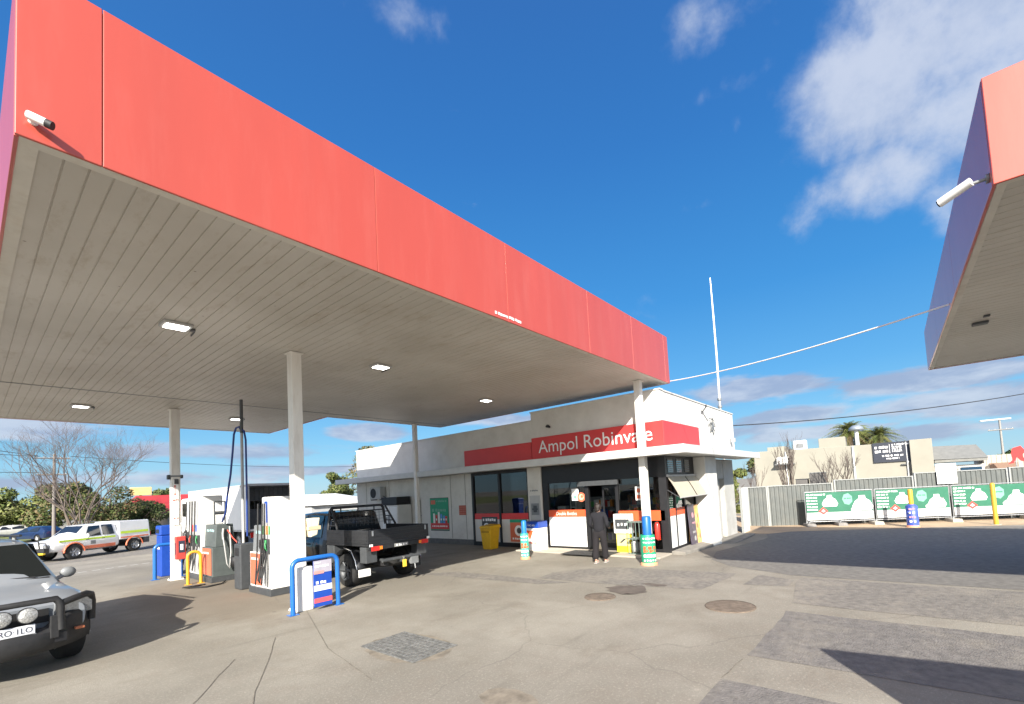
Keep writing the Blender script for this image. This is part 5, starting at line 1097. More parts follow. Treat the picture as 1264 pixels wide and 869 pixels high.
mb=MB(); mb.box(.1,.5,-.06,-.02,.55+zz,.8+zz); mb.box(W_-.5,W_-.1,-.06,-.02,.55+zz,.8+zz); mb.build('tail_light',TAILR,tk,bevel=.01)
# small distant vehicles
def small_car(loc,rz,label,m,cat='car'):
    t=thing('parked_car',label,cat,loc,rz); W=.86; r=.32
    st=[(-2.2,W*.85,.4,.8,.5,.92),(-2.1,W,.3,.9,.55,1.02),(-1.5,W,.28,.92,.58,1.40),(-.2,W,.28,.92,.60,1.47),(.5,W,.28,.90,.55,1.34),(1.1,W,.28,.88,.5,.98),(1.9,W*.95,.3,.78,.5,.86),(2.15,W*.8,.4,.68,.5,.74)]
    body('body',t,st,m,[1.35,-1.35],r); sidewin(t,-1.4,-.4,W,.92,.58,1.43); sidewin(t,-.3,.65,W,.91,.58,1.40,rake1=-.25)
    quadpane('windscreen',t,[(-.66,1.02,.98),(-.5,.52,1.31),(.5,.52,1.31),(.66,1.02,.98)],DARKGL,.02)
    for s in (1,-1):
        wheel(t,s*.76,1.35,r,.2,s,STEEL); wheel(t,s*.76,-1.35,r,.2,s,STEEL)
        mb=MB(); mb.box(s*.5,s*.78,2.02,2.13,.6,.7); mb.build('headlight',HGLASS,t,bevel=.02)
    return t
small_car((4.6,66,gz(5,58)),R(30),'dark blue hatchback parked beyond the white work ute bonnet',mat('dark_blue_paint',(.012,.028,.08),.3,0,.1,coat=.8))
small_car((14.2,66,gz(14,66)),R(60),'small white car parked beyond the red roofed building',UTEW)
small_car((14.6,52,gz(14,52)),R(80),'dark car in the shade between work ute and striped post',mat('charcoal_paint',(.03,.032,.035),.3,coat=.8))
small_car((3.6,88,gz(3,88)),R(95),'pale car far off on the grass at the left edge',GREYL)
# board added out of view, a stand-in caster for the bottom right shadow
t=thing('shadow_board','tall white board on posts, added unseen right of the camera to cast a shadow','board',(3.22,-1.36,0),R(8))
mb=MB(); mb.box(-.06,0,-3.2,0,.12,2.15); mb.build('panel',WHITEC,t,bevel=.01)
for y in (-3.1,-1.6,-.1):
    mb=MB(); mb.box(-.12,-.062,y-.04,y+.04,0,2.1); mb.build('post',STEEL,t)
# ------------------------------------------------------------------ person
def skin_obj(name,joints,edges,parent,m,sub=2):
    me=bpy.data.meshes.new(name); me.from_pydata([j[:3] for j in joints],edges,[]); o=bpy.data.objects.new(name,me); C.objects.link(o); o.parent=parent
    md=o.modifiers.new('skin','SKIN'); md.use_smooth_shade=True
    for i,j in enumerate(joints):
        sv=me.skin_vertices[0].data[i]; rr=j[3]; sv.radius=(rr if isinstance(rr,tuple) else (rr,rr)); sv.use_root=(i==0)
    s_=o.modifiers.new('sub','SUBSURF'); s_.levels=sub; s_.render_levels=sub
    dg=bpy.context.evaluated_depsgraph_get(); me2=bpy.data.meshes.new_from_object(o.evaluated_get(dg)); o.modifiers.clear(); o.data=me2; me2.materials.clear(); me2.materials.append(m)
    for p in me2.polygons: p.use_smooth=True
    return o
pt=thing('person','person in black hoodie and loose black trousers walking up to the shop door','person',(11.0,6.58,0),R(-80))
# local: faces +y ; height 1.62
J=[(0,0,.90,.09),(0,.0,1.05,.09),(0,.0,1.22,.105),(0,-.0,1.33,.10),(0,.0,1.40,.05),(0,.015,1.46,.062),(0,.02,1.53,.088),(0,.015,1.60,.055)]
E_=[(0,1),(1,2),(2,3),(3,4),(4,5),(5,6),(6,7)]
def addc(pts,root):
    p=root
    for q in pts: J.append(q); E_.append((p,len(J)-1)); p=len(J)-1
    return p
hands=[]
for s in (1,-1):
    h=addc([(s*.15,-.005,1.32,.055),(s*.205,-.02,1.24,.048),(s*.23,-.03,1.06,.038),(s*.20,.10,.96,.030),(s*.165,.20,.95,.026),(s*.155,.25,.945,.030)],3)
    hands.append((s,h))
    for f in range(4):
        dx=(f-1.5)*.019; ln=(.9,1.0,.95,.78)[f]
        addc([(s*.155+dx,.285,.945-.004*f,.0095),(s*.155+dx,.285+.03*ln,.935,.009),(s*.155+dx,.285+.048*ln,.912,.008)],h)
    addc([(s*.155-s*.03,.245,.955,.011),(s*.155-s*.05,.27,.95,.009)],h)
    off=.11 if s>0 else -.09
    addc([(s*.095,.0,.84,.095),(s*.10,off*.35,.48,.058),(s*.10,off-.02,.12,.036),(s*.10,off-.02,.05,.036),(s*.105,off+.09,.035,.032),(s*.105,off+.15,.028,.02)],0)
skin_obj('body',J,E_,pt,SKIN,1)
Jh=[(0,-.005,.80,(.172,.15)),(0,-.01,1.0,(.165,.14)),(0,-.012,1.18,(.185,.145)),(0,-.012,1.31,(.15,.12)),(0,-.005,1.395,(.085,.08)),(0,-.03,1.42,(.09,.06))]; Eh=[(0,1),(1,2),(2,3),(3,4),(4,5)]
for s in (1,-1):
    b0=len(Jh); Jh+=[(s*.17,-.01,1.32,.078),(s*.225,-.025,1.22,.068),(s*.25,-.035,1.05,.06),(s*.215,.09,.965,.05),(s*.18,.17,.955,.042)]
    Eh+=[(3,b0),(b0,b0+1),(b0+1,b0+2),(b0+2,b0+3),(b0+3,b0+4)]
skin_obj('hoodie',Jh,Eh,pt,HOOD,2)
Jt=[(0,0,1.0,(.14,.115)),(0,-.005,.88,(.16,.135))]; Et=[(0,1)]
for s in (1,-1):
    off=.11 if s>0 else -.09; b0=len(Jt)
    Jt+=[(s*.10,0,.76,.115),(s*.11,off*.35,.48,.095),(s*.115,off*.7,.25,.092),(s*.115,off-.01,.08,.10)]; Et+=[(1,b0),(b0,b0+1),(b0+1,b0+2),(b0+2,b0+3)]
skin_obj('trousers',Jt,Et,pt,TROU,2)
mb=MB(); mb.sphere((0,-.003,1.545),.105,sc_=(.95,1.0,1.05)); mb.sphere((0,-.05,1.63),.045); mb.sphere((0,-.05,1.48),.07,sc_=(1,.7,1)); mb.build('hair',HAIR,pt)
mb=MB()
for s in (1,-1): mb.sphere((s*.082,.012,1.515),.02,sc_=(.5,.8,1.3))
mb.build('ear',SKIN,pt)
for s in (1,-1):
    off=.11 if s>0 else -.09
    mb=MB(); mb.sphere((s*.105,off+.05,.04),.05,sc_=(.9,2.4,.75)); mb.build('shoe',mat('pale_pink_shoe',(.55,.33,.26),.6),pt); mb=MB(); mb.box(s*.105-.043,s*.105+.043,off-.07,off+.16,.0,.018); mb.build('sole',GREYL,pt,bevel=.006)
# ------------------------------------------------------------------ fence and banners
A_=Vector((23.83,3.34,0)); U_=Vector((.44578,-.89515,0)); N_=Vector((.89515,.44578,0))
FO=A_+N_*.8
def fence(label,s0,s1,top,zb=-.45):
    t=thing('metal_fence',label,'fence',tuple(FO+U_*s0)+() if False else (FO.x+U_.x*s0,FO.y+U_.y*s0,zb),0,'grey sheet metal fence panels')
    def pt_(s,n_,z): return (U_.x*(s-s0)-N_.x*n_,U_.y*(s-s0)-N_.y*n_,z-zb)
    mb=MB(); vs=[];fs=[]; s=s0
    while s<s1-.01:
        p=.19
        for a,d in ((0,0),(.09,0),(.115,.03),(.165,.03)):
            if s+a<=s1: vs+=[pt_(s+a,d,zb),pt_(s+a,d,top-.03)]
        s+=p
    vs+=[pt_(s1,0,zb),pt_(s1,0,top-.03)]
    for k in range(len(vs)//2-1): fs.append((2*k,2*k+2,2*k+3,2*k+1))
    mb.add(vs,fs); o=mb.build('sheet',FENCE,t); md=o.modifiers.new('s','SOLIDIFY'); md.thickness=.008
    mb=MB(); mb.hexa([pt_(s0,-.02,top-.04),pt_(s1,-.02,top-.04),pt_(s1,.05,top-.04),pt_(s0,.05,top-.04)],[pt_(s0,-.02,top),pt_(s1,-.02,top),pt_(s1,.05,top),pt_(s0,.05,top)]); mb.build('top_rail',FPOST,t)
    q=s0
    while q<s1+.1:
        mb=MB(); mb.hexa([pt_(q-.03,-.02,zb),pt_(q+.03,-.02,zb),pt_(q+.03,.055,zb),pt_(q-.03,.055,zb)],[pt_(q-.03,-.02,top+.004),pt_(q+.03,-.02,top+.004),pt_(q+.03,.055,top+.004),pt_(q-.03,.055,top+.004)]); mb.build('post',FPOST,t); q+=(s1-s0)/max(1,round((s1-s0)/2.6))
fence('short grey sheet fence beside the shop end wall',-2.2,-1.35,1.66); fence('grey sheet fence left of the first green banner',-1.28,1.5,1.67); fence('grey sheet fence behind the first two green banners',1.62,4.82,1.80); fence('taller grey sheet fence behind the third banner carrying a white notice',4.92,8.45,1.93); fence('tallest grey sheet fence at the right edge',8.56,14,1.96)
t=thing('fence_notice','blank looking white notice board fixed on top of the grey fence','sign',(FO.x+U_.x*5.75,FO.y+U_.y*5.75,1.37)); P=Pl(-N_*.09,U_,Z); mb=MB(); P.rect(mb,0,.78,0,.90,0,.015,0); P.squig(mb,.1,.62,.62,.06,.017,1,3); P.squig(mb,.1,.68,.32,.06,.017,1,5); mb.build('board',[WHITEC,GREYL],t)
def banner(s0,s1,label,seed,half=None):
    t=thing('site_banner',label,'banner',(A_.x+U_.x*s0,A_.y+U_.y*s0,-.25),0,'green banners on temporary fence frames')
    w_=s1-s0; P=Pl((0,0,.25),U_,Z); zb,zt=.02,1.26
    mb=MB(); P.rect(mb,.03,w_-.03,zb,.36,0,.008,0); P.rect(mb,.03,w_-.03,.36,zt,0,.008,1); mb.build('sheet',[mat('banner_white_vinyl',(.62,.62,.60),.6,0,.08,2,bump=.8,bs=4),GRNB],t)
    mb=MB(); rr=random.Random(seed)
    def flask(u,v,s_,mi):
        P.poly(mb,[(u-.34*s_,v),(u+.34*s_,v),(u+.42*s_,v+.16*s_),(u+.30*s_,v+.42*s_),(u+.14*s_,v+.52*s_),(u+.12*s_,v+.66*s_),(u-.12*s_,v+.66*s_),(u-.14*s_,v+.52*s_),(u-.30*s_,v+.40*s_),(u-.42*s_,v+.16*s_)],.010,.003,mi)
    def left(u0,ww):
        for k,v in enumerate((1.17,1.04,.90,.76,.62,.5)): P.squig(mb,u0+.06,u0+(.62 if k==0 else .36)*ww,v,.075,.010,0,seed+k)
        flask(u0+(.70+.08*rr.random())*ww,.56+.1*rr.random(),.6+.2*rr.random(),0); P.squig(mb,u0+.66*ww,u0+.84*ww,.86,.05,.014,3,seed)
        P.poly(mb,[(u0+.52*ww-.2,.42),(u0+.52*ww,.26),(u0+.52*ww+.2,.42),(u0+.52*ww,.60)],.014,.003,2); P.poly(mb,[(u0+.52*ww-.08,.42),(u0+.52*ww,.37),(u0+.52*ww+.08,.42),(u0+.52*ww,.50)],.018,.002,0)
        P.squig(mb,u0+.2*ww,u0+.5*ww,.13,.03,.010,3,seed+8); P.squig(mb,u0+.3*ww,u0+.4*ww,.22,.05,.010,3,seed+9)
    def right(u0,ww):
        P.poly(mb,[(u0+.26*ww+.19*math.cos(2*math.pi*k/14)*(1+.12*(k%2)),.92+.24*math.sin(2*math.pi*k/14)*(1+.12*(k%2))) for k in range(14)],.010,.003,4); P.squig(mb,u0+.16*ww,u0+.36*ww,.95,.06,.014,1,seed+3)
        flask(u0+(.64+.1*rr.random())*ww,.40,.85+.3*rr.random(),0); P.squig(mb,u0+.58*ww,u0+.84*ww,.80,.07,.014,3,seed+4); P.poly(mb,[(u0+.35*ww,.38),(u0+.6*ww,.38),(u0+.6*ww,.62),(u0+.42*ww,.58),(u0+.34*ww,.48)],.0145,.003,0); P.squig(mb,u0+.42*ww,u0+.56*ww,.5,.05,.019,3,seed+5)
        for k in range(5): P.disc(mb,u0+(.1+.18*k)*ww,.20,.045,.010,.003,5,8)
    if half=='l': left(0,w_)
    elif half=='r': right(0,w_)
    else: left(0,w_/2); right(w_/2,w_/2)
    mb.build('print',[LETW,mat('deep_green_print',(.015,.16,.09),.6),mat('diamond_red',(.66,.07,.06),.5),GREYM,GRNL,mat('pale_grey_print',(.55,.55,.52),.6)],t)
    mb=MB(); 
    for u in (.0,w_): mb.tube([tuple(P.P(u,-.25+.12,-.03)),tuple(P.P(u,zt+.04,-.03))],.02,8)
    mb.tube([tuple(P.P(0,zt+.04,-.03)),tuple(P.P(w_,zt+.04,-.03))],.02,8); mb.tube([tuple(P.P(0,-.05,-.03)),tuple(P.P(w_,-.05,-.03))],.02,8); mb.build('frame',STEEL,t)
    return t
banner(.05,2.80,'first green and white banner from the left with red diamond',11)
banner(2.90,5.75,'green and white banner crossed by the yellow bollard in blue sleeve',12)
banner(5.85,8.55,'green and white banner just left of the plain yellow post with red diamond',13)
banner(8.6,11.4,'green and white banner cut by the right edge of the picture',14)
for k,(s,n_) in enumerate(((.15,'grey block foot under the left end of the first banner'),(1.42,'grey block foot under the middle of the first banner'),(2.85,'pale concrete foot between the first two banners'),(5.8,'pale concrete foot under the join left of the plain yellow post'),(8.58,'pale concrete foot at the last banner join'))):
    t=thing('ballast_block',n_,'concrete foot',(A_.x+U_.x*s,A_.y+U_.y*s,gz(24,0)),math.atan2(U_.y,U_.x),'concrete feet of the temporary fence'); mb=MB(); mb.hexa([(-.2,-.32,0),(.2,-.32,0),(.2,.3,0),(-.2,.3,0)],[(-.17,-.28,.14),(.17,-.28,.14),(.17,.26,.14),(-.17,.26,.14)]); mb.build('block',CONC if k>1 else mat('grey_block',(.20,.19,.18),.9,0,.2,9,bump=.4),t,bevel=.02)
    mb=MB(); mb.cyl((0,0,.14),(0,0,.22),.03,n=8); mb.build('socket',STEEL,t)
t=thing('yellow_bollard','yellow bollard in a blue printed sleeve before the banners','bollard',(23.95,-.45,-.25)); mb=MB(); mb.lathe((0,0,0),[(.085,.8),(.085,1.50),(.07,1.54),(.001,1.55)],16); mb.build('post',YEL,t); mb=MB(); mb.lathe((0,0,0),[(.23,0),(.22,.06),(.2,.08)],16); mb.build('base',mat('orange_base',(0,0,0)),t); mb=MB(); mb.lathe((0,0,0),[(.20,.08),(.20,.86),(.10,.93)],20); mb.build('sleeve',mat('blue_print_sleeve',(.06,.10,.42),.5,0,.5,9),t)
mb=MB(); P=Pl(Vector((-.206,0,0)),(0,-1,0),Z)
for k,v in enumerate((.75,.6,.42,.25)): P.squig(mb,-.1,.1,v,.09,0,k%2,k+2)
mb.build('print',[mat('pink_print',(0,0,0)),LETW],t)
t=thing('yellow_bollard','plain yellow post standing before the last two banners','bollard',(25.1,-3.0,-.25)); mb=MB(); mb.lathe((0,0,0),[(.075,0),(.075,1.60),(.06,1.64),(.001,1.65)],16); mb.build('post',YEL,t); mb=MB(); mb.lathe((0,0,0),[(.16,0),(.15,.02),(.10,.02)],16); mb.build('base',CONC,t)
# verge kerb line by the banners
# ------------------------------------------------------------------ background right
def poly_box(name,label,cat,loc): return thing(name,label,cat,loc)
bgd=thing('commercial_building','long low tan rendered building behind the grey fence','building',(45,4,-.8))
mb=MB(); mb.hexa([(0,6,0),(0,-6.15,0),(14,-6.15,0),(14,6,0)],[(0,6,5.2),(0,-6.15,4.95),(14,-6.15,4.95),(14,6,5.2)]); mb.build('wall',BGW,bgd,bevel=.03)
mb=MB(); mb.box(-.35,0,-6.4,-5.1,0,5.1); mb.build('end_pier',BGW,bgd,bevel=.02)
mb=MB()
for y in (3.4,-1.5,-4.9): mb.tube([(-.06,y,0),(-.06,y,5.0)],.07,6)
mb.build('downpipe',WHITE,bgd)
mb=MB(); mb.box(-.12,.0,-4.95,-4.9,.5,3.4); mb.box(-.12,0,-4.9,-4.5,3.2,3.3); mb.build('drain',GREYD,bgd)
mb=MB(); mb.box(.8,3.2,3.6,5.0,5.1,5.55); mb.box(.5,2.5,-1.0,.9,5.0,5.9); mb.build('roof_unit',BGW,bgd,bevel=.03)
t=thing('building_sign','large black sign with white lettering on the tan building','sign',(44.9,5.15-4+0,2.85)); t.location=(44.93,1.18,2.72)
P=Pl((0,0,0),(0,-1,0),Z); mb=MB(); P.rect(mb,0,2.62,0,1.55,0,.05,0); mb.build('board',mat('sign_navy_black',(.03,.035,.05),.5),t)
mb=MB(); P.text(mb,'THE SHED',.52,1.15,w=.8,h=.22,off=.052) if False else P.squig(mb,.12,.95,1.18,.22,.052,0,3); P.squig(mb,.12,.95,.86,.22,.052,0,6); P.rect(mb,1.04,1.07,.7,1.4,.052,.003,0); P.squig(mb,1.2,2.35,1.34,.13,.052,0,8)
for v in (1.18,1.05,.92,.8): P.squig(mb,1.2,1.8,v,.09,.052,0,int(v*10))
P.squig(mb,.55,1.85,.5,.16,.052,0,9); P.squig(mb,.8,1.6,.27,.12,.052,0,4); mb.build('lettering',LETW,t)
t=thing('air_conditioner','white air conditioner on a shelf on the tan building wall','air conditioner',(44.9,7.6,3.1)); mb=MB(); mb.box(-.5,0,-.45,.45,.05,.65); mb.build('casing',WHITEC,t,bevel=.03); mb=MB(); mb.box(-.6,0,-.9,.6,-.05,.05); mb.build('shelf',GREYM,t)
t=thing('roof_vent','white mushroom vent on the tan building roof','roof vent',(46,2.2,4.3)); mb=MB(); mb.cyl((0,0,0),(0,0,1.2),.14,n=14); mb.build('stack',WHITEC,t); mb=MB(); mb.lathe((0,0,1.2),[(.2,0),(.55,.05),(.48,.28),(.25,.45),(.001,.48)],20); mb.build('cap',mat('vent_metal',(.30,.34,.38),.4,.4),t)
t=thing('rooftop_cabinet','small white cabinet on the tan roof by the bare tree','cabinet',(46,6.4,4.25)); mb=MB(); mb.box(0,.8,-.5,.5,0,.9); mb.build('body',WHITEC,t,bevel=.03); mb=MB(); mb.box(-.01,0,-.3,.3,.2,.6); mb.build('grille',GREYM,t)
t=thing('storage_tank','dark grey boxy tank showing above the fence before the tan wall','tank',(38,3.9,-.5)); mb=MB(); mb.box(0,1.2,-.0,.95,0,2.65); mb.build('body',mat('tank_grey',(.12,.115,.11),.7,0,.15,3),t,bevel=.05); mb=MB(); mb.box(-.02,1.22,-.02,.97,2.65,2.72); mb.build('lid',GREYM,t,bevel=.01)
t=thing('storage_tank','second lower dark planter box left of the boxy tank','planter',(38,5.0,-.5)); mb=MB(); mb.box(0,1.0,-.0,.75,0,2.25); mb.build('body',mat('tank_grey',(0,0,0)),t,bevel=.05); mb=MB(); mb.box(-.02,1.02,-.02,.77,2.25,2.3); mb.build('rim',GREYD,t)
t=thing('blue_tarp','bright blue cover showing over the fence below the black sign','cover',(36,1.05,1.1)); mb=MB(); mb.hexa([(0,-.85,0),(1.0,-.85,0),(1.0,.5,0),(0,.5,0)],[(.1,-.75,.55),(.9,-.75,.55),(.9,.42,.5),(.1,.42,.5)]); mb.build('sheet',mat('tarp_blue',(.02,.24,.60),.5,0,.1),t,bevel=.08); mb=MB(); mb.box(.1,.9,-.7,.4,-1.6,-.0); mb.build('load',GREYM,t)
# low grey roof building right of it
t=thing('low_house','low building with grey sheet roof and dark window behind the fence','building',(48,-6.2,-.8))
mb=MB(); mb.box(0,8,.75,3.6,0,3.0); mb.build('wall',WALLL,t)
mb=MB(); mb.hexa([(-.6,.55,3.45),(8,.55,3.45),(8,3.7,3.5),(-.6,3.7,3.5)],[(1.8,.9,4.55),(6,.9,4.55),(6,3.6,4.65),(1.8,3.6,4.65)]); mb.box(-.55,8,.6,3.6,3.25,3.45); mb.build('roof',BGR,t)
mb=MB(); mb.box(-.05,-.002,.9,2.1,1.5,2.8); mb.build('window',mat('dark_blue_window',(.02,.05,.09),.15),t); mb=MB(); mb.box(-.06,-.01,2.2,3.5,1.6,2.9); mb.build('shopfront_print',mat('busy_print',(.35,.34,.32),.6,0,.7,5),t)
t=thing('patterned_wall','pale sheet clad shed with brown patch at the far right','shed',(52,-5.9,-.8)); mb=MB(); mb.box(0,6,-9,0,0,3.65)
for k in range(30): mb.box(-.03,0,-9+k*.3,-8.85+k*.3,0,3.65)
mb.build('cladding',mat('pale_cladding',(.42,.38,.32),.6,0,.1,2),t); mb=MB(); mb.box(-.06,-.035,-1.9,-.3,1.9,3.0); mb.build('brown_panel',mat('brown_panel_paint',(.22,.14,.10),.7),t)
t=thing('red_sign_figure','bright red torn flag shape above the fence at the right edge','flag',(50,-7.0,2.05)); P=Pl((0,0,0),(0,-1,0),Z); mb=MB(); P.poly(mb,[(0,0),(.25,.3),(.2,.8),(.3,1.2),(.75,1.35),(.95,1.0),(.8,.6),(.98,.1),(.7,.2),(.5,.5),(.3,.05)],0,.06,0); mb.build('cloth',mat('flag_red',(.75,.03,.03),.5),t); mb=MB(); mb.tube([(.05,-.45,-2.6),(.05,-.45,1.3)],.04,6); mb.build('pole',STEEL,t)
# poles and wires
def upole(name,label,loc,h,arms,tilt=0,m=BARKD,lamp=False,wx=1.2,ax=(0,1,0)):
    t=thing(name,label,'power pole',loc); ax=Vector(ax)
    mb=MB(); mb.tube([(0,0,0),(tilt,0,h)],[.14,.09],10); mb.build('pole',m,t)
    for z,w_ in arms:
        mb=MB(); c=Vector((tilt*z/h-.12,0,z)); mb.tube([c-ax*w_,c+ax*w_],.06,6); cr_=mb.build('cross_arm',m,t)
        for q in (-.9,-.45,.45,.9):
            mb=MB(); p=c+ax*w_*q; mb.cyl(p,p+Z*.14,.035,n=8); mb.build('insulator',GREYL,cr_)
    if lamp:
        mb=MB(); mb.tube([(tilt,0,h-.05),(tilt,0,h)-ax*0 if False else (tilt,.0,h+.02),tuple(Vector((tilt,0,h+.05))+ax*1.6)],.05,6); mb.build('lamp_arm',STEEL,t)
        mb=MB(); p=Vector((tilt,0,h+.05)); mb.hexa([p+ax*1.5+Vector((-.15,0,-.08)),p+ax*1.5+Vector((.15,0,-.08)),p-ax*.9+Vector((.15,0,-.08)),p-ax*.9+Vector((-.15,0,-.08))],[p+ax*1.5+Vector((-.1,0,.08)),p+ax*1.5+Vector((.1,0,.08)),p-ax*.9+Vector((.1,0,.08)),p-ax*.9+Vector((-.1,0,.08))]); mb.build('lamp_head',GREYL,t)
    return t
upole('power_pole','pale power pole with one crossarm and lamp beyond the right fence',(70,-9.5,-1),7.9,((6.8,1.0),),m=mat('pale_pole',(.27,.26,.24),.8),lamp=True)
upole('power_pole','grey wooden power pole with two crossarms rising above the left trees',(5.25,60,-.3),8.0,((7.6,1.15),(6.1,.95)),ax=(1,0,0),m=mat('weathered_pole',(.22,.20,.18),.9))
def wire(label,p0,p1,sag,r,m,n=24,cat='cable'):
    t=thing('overhead_cable',label,cat,tuple(p0)); p0=Vector(p0);p1=Vector(p1)
    pts=[(p1-p0)*(i/n)+Vector((0,0,-sag*4*(i/n)*(1-i/n))) for i in range(n+1)]; mb=MB(); mb.tube(pts,r,6); mb.build('wire',m,t); return t
wire('white cable strung between the two red canopies across the sky',(13.52,5.22,5.24),(13.7,-.9,4.62) if False else (9.3,-.87,4.62),.12,.014,WHITEC)
wire('dark overhead wire from the shop side wall to the right',(20.72,5.4,4.42),(48,-19,9.2),1.0,.02,BLACKM)
for k,(a,b,s,lb) in enumerate((((-20,48,12.6),(5.25-1.0,60,7.5),.6,'highest thin wire sloping down to the left power pole'),((-20,52,9.8),(5.25-.9,60,7.45),.5,'thin wire just below the highest on the left'),((-25,56,7.3),(5.25-.9,60,6.0),.3,'nearly level thin wire on the left'),((6.3,60,7.5),(60,72,9),1.2,'thin wire leaving the left pole to the right behind the canopy'))): wire(lb,a,b,s,.022,BLACKM)
t=thing('street_lamp','pale street lamp head poking in at the left edge','street lamp',(-2.2,52,-.3)); mb=MB(); mb.tube([(0,0,0),(0,0,7.0),(.3,0,7.3)],.08,8); mb.build('pole',STEEL,t); mb=MB(); mb.hexa([(.2,-.2,7.25),(1.9,-.12,7.25),(1.9,.12,7.25),(.2,.2,7.25)],[(.3,-.12,7.42),(1.8,-.08,7.35),(1.8,.08,7.35),(.3,.12,7.42)]); mb.build('lamp_head',WHITEC,t)
# ------------------------------------------------------------------ trees
def leaves(mb,c,rad,n,size,mats,rr,shell=.5):
    c=Vector(c)
    for _ in range(n):
        d=Vector((rr.gauss(0,1),rr.gauss(0,1),rr.gauss(0,1))).normalized(); q=rr.random()**(1/3)*(1-shell)+shell*rr.uniform(.75,1.05)
        p=c+Vector((d.x*rad[0]*q,d.y*rad[1]*q,d.z*rad[2]*q)); s=size*rr.uniform(.6,1.5)
        a=Vector((rr.gauss(0,1),rr.gauss(0,1),rr.gauss(0,1))).normalized(); b=a.cross(d+Vector((.01,.02,.3))).normalized()
        mb.add([p-a*s,p+b*s*.45,p+a*s,p-b*s*.45],[(0,1,2,3)],rr.choice(mats))
def tree(loc,label,h,rad,seed,n=5000,size=.18,mats=(0,1,1,2),cl=14,trunk=.18,name='tree',cat='tree',lmats=(L1,L2,L3,L4),base=.25,limbs=5,group=None):
    rr=random.Random(seed); t=thing(name,label,cat,loc,0,group)
    mb=MB(); mb.tube([(0,0,0),(.1*rr.uniform(-1,1),.1,h*.3),(.2*rr.uniform(-1,1),.1,h*.6),(0,0,h*.8)],[trunk,trunk*.8,trunk*.5,trunk*.15],8)
    for k in range(limbs):
        a=rr.uniform(0,6.28); z0=h*rr.uniform(.15,.45); ln=rad*rr.uniform(.5,.9); mb.tube([(0,0,z0),(math.cos(a)*ln*.5,math.sin(a)*ln*.5,z0+h*.18),(math.cos(a)*ln,math.sin(a)*ln,z0+h*.3)],[trunk*.5,trunk*.3,trunk*.1],6)
    mb.build('trunk',BARKD,t)
    mb=MB()
    for k in range(cl):
        a=rr.uniform(0,6.28); q=rad*rr.uniform(.0,.75); z=h*rr.uniform(base,.86); f=1-.5*abs(z/h-.5)
        r_=rad*rr.uniform(.28,.5)*f; leaves(mb,(math.cos(a)*q*f,math.sin(a)*q*f,z),(r_,r_,r_*.75),n//cl,size,mats,rr)
    mb.build('crown',list(lmats),t); return t
def bare_tree(loc,label,h,seed,spread=.5,stems=4,depth=6,r0=.12,m=TWIG,bm_=BARK,lean=.12,up=.55):
    rr=random.Random(seed); t=thing('bare_tree',label,'tree',loc); tr=MB(); br=MB()
    def grow(p,d,ln,r,k):
        q=p+d*ln; mid=p+d*ln*.5+Vector((rr.uniform(-1,1),rr.uniform(-1,1),rr.uniform(-.3,.3)))*ln*.06
        (tr if k<2 else br).tube([tuple(p),tuple(mid),tuple(q)],[r,r*.85,r*.7],5 if k<3 else 3)
        if k>=depth: return
        for _ in range(2 if rr.random()<.68 else 3):
            nd=(d+Vector((rr.gauss(0,1),rr.gauss(0,1),rr.gauss(0,.6)))*spread+Z*up*.25).normalized()
            grow(q if rr.random()<.7 else mid,nd,ln*rr.uniform(.62,.86),r*.64,k+1)
    for s in range(stems):
        a=6.28*s/stems+rr.uniform(0,1); d=Vector((math.cos(a)*lean*2,math.sin(a)*lean*2,1)).normalized(); grow(Vector((math.cos(a)*.15,math.sin(a)*.15,0)),d,h*.27,r0*rr.uniform(.8,1.1),0)
    tr.build('trunk',bm_,t); br.build('branches',m,t); return t
# left cluster (around Y=45..55)
bare_tree((5.6,49,-.3),'tall bare many stemmed tree with pinkish twigs above the work ute',10.2,5,.42,6,8,.085,up=.85)
tree((4.6,92,-.3),'bright green bushy tree at the left behind the bonnet',6.6,4.4,2,9000,.20,(1,2,2,4),20,.14,lmats=(L1,L2,L3,L4,L5),base=.15)
tree((9.0,86,-.3),'olive green bushy tree in the middle of the left clump',6.9,4.2,3,9000,.20,(0,1,4,3),20,.14,lmats=(L1,L2,L3,L4,L5),base=.15)
tree((8.2,54,-.3),'brownish olive tree behind the work ute cab',4.9,2.5,4,9000,.11,(0,1,3,4),20,.14,lmats=(L1,L2,L3,L4,L5),base=.15)
tree((10.3,54,-.3),'dark green rounded tree at the right end of the left clump',3.5,1.9,5,8000,.10,(0,0,1,4),16,.12,lmats=(L1,L2,L3,L4,L5),base=.12)
tree((-1.0,74,-.3),'far brown and green tree at the extreme left edge',4.8,4.0,6,4000,.22,(3,1,4,3),14,.15,lmats=(L1,L2,L3,L4,L5),base=.12)
tree((-5.0,70,-.3),'far low green tree beyond the left edge',4.5,4.0,16,2500,.22,(3,1,4,3),14,.15,lmats=(L1,L2,L3,L4,L5),base=.12)
tree((17.5,80,-.3),'small round tree above the red roof',5.6,2.2,7,2500,.22,(0,1,1,4),12,.2,lmats=(L1,L2,L3,L4,L5),base=.4)
# behind shop
tree((23.5,44,-.3),'green tree between the middle post and the shop end',5.6,1.9,8,9000,.11,(0,1,4,2),18,.18,lmats=(L1,L2,L3,L4,L5),base=.2)
tree((29.8,46,0),'large olive brown tree rising over the left shop roof',8.5,5.0,10,15000,.14,(3,4,1,3),26,.3,lmats=(L1,L2,L3,L4,L5),base=.45)
tree((36,44,0),'second olive tree crown over the shop roof beside the back post',8.9,4.5,11,12000,.14,(3,4,1,3),22,.3,lmats=(L1,L2,L3,L4,L5),base=.45)
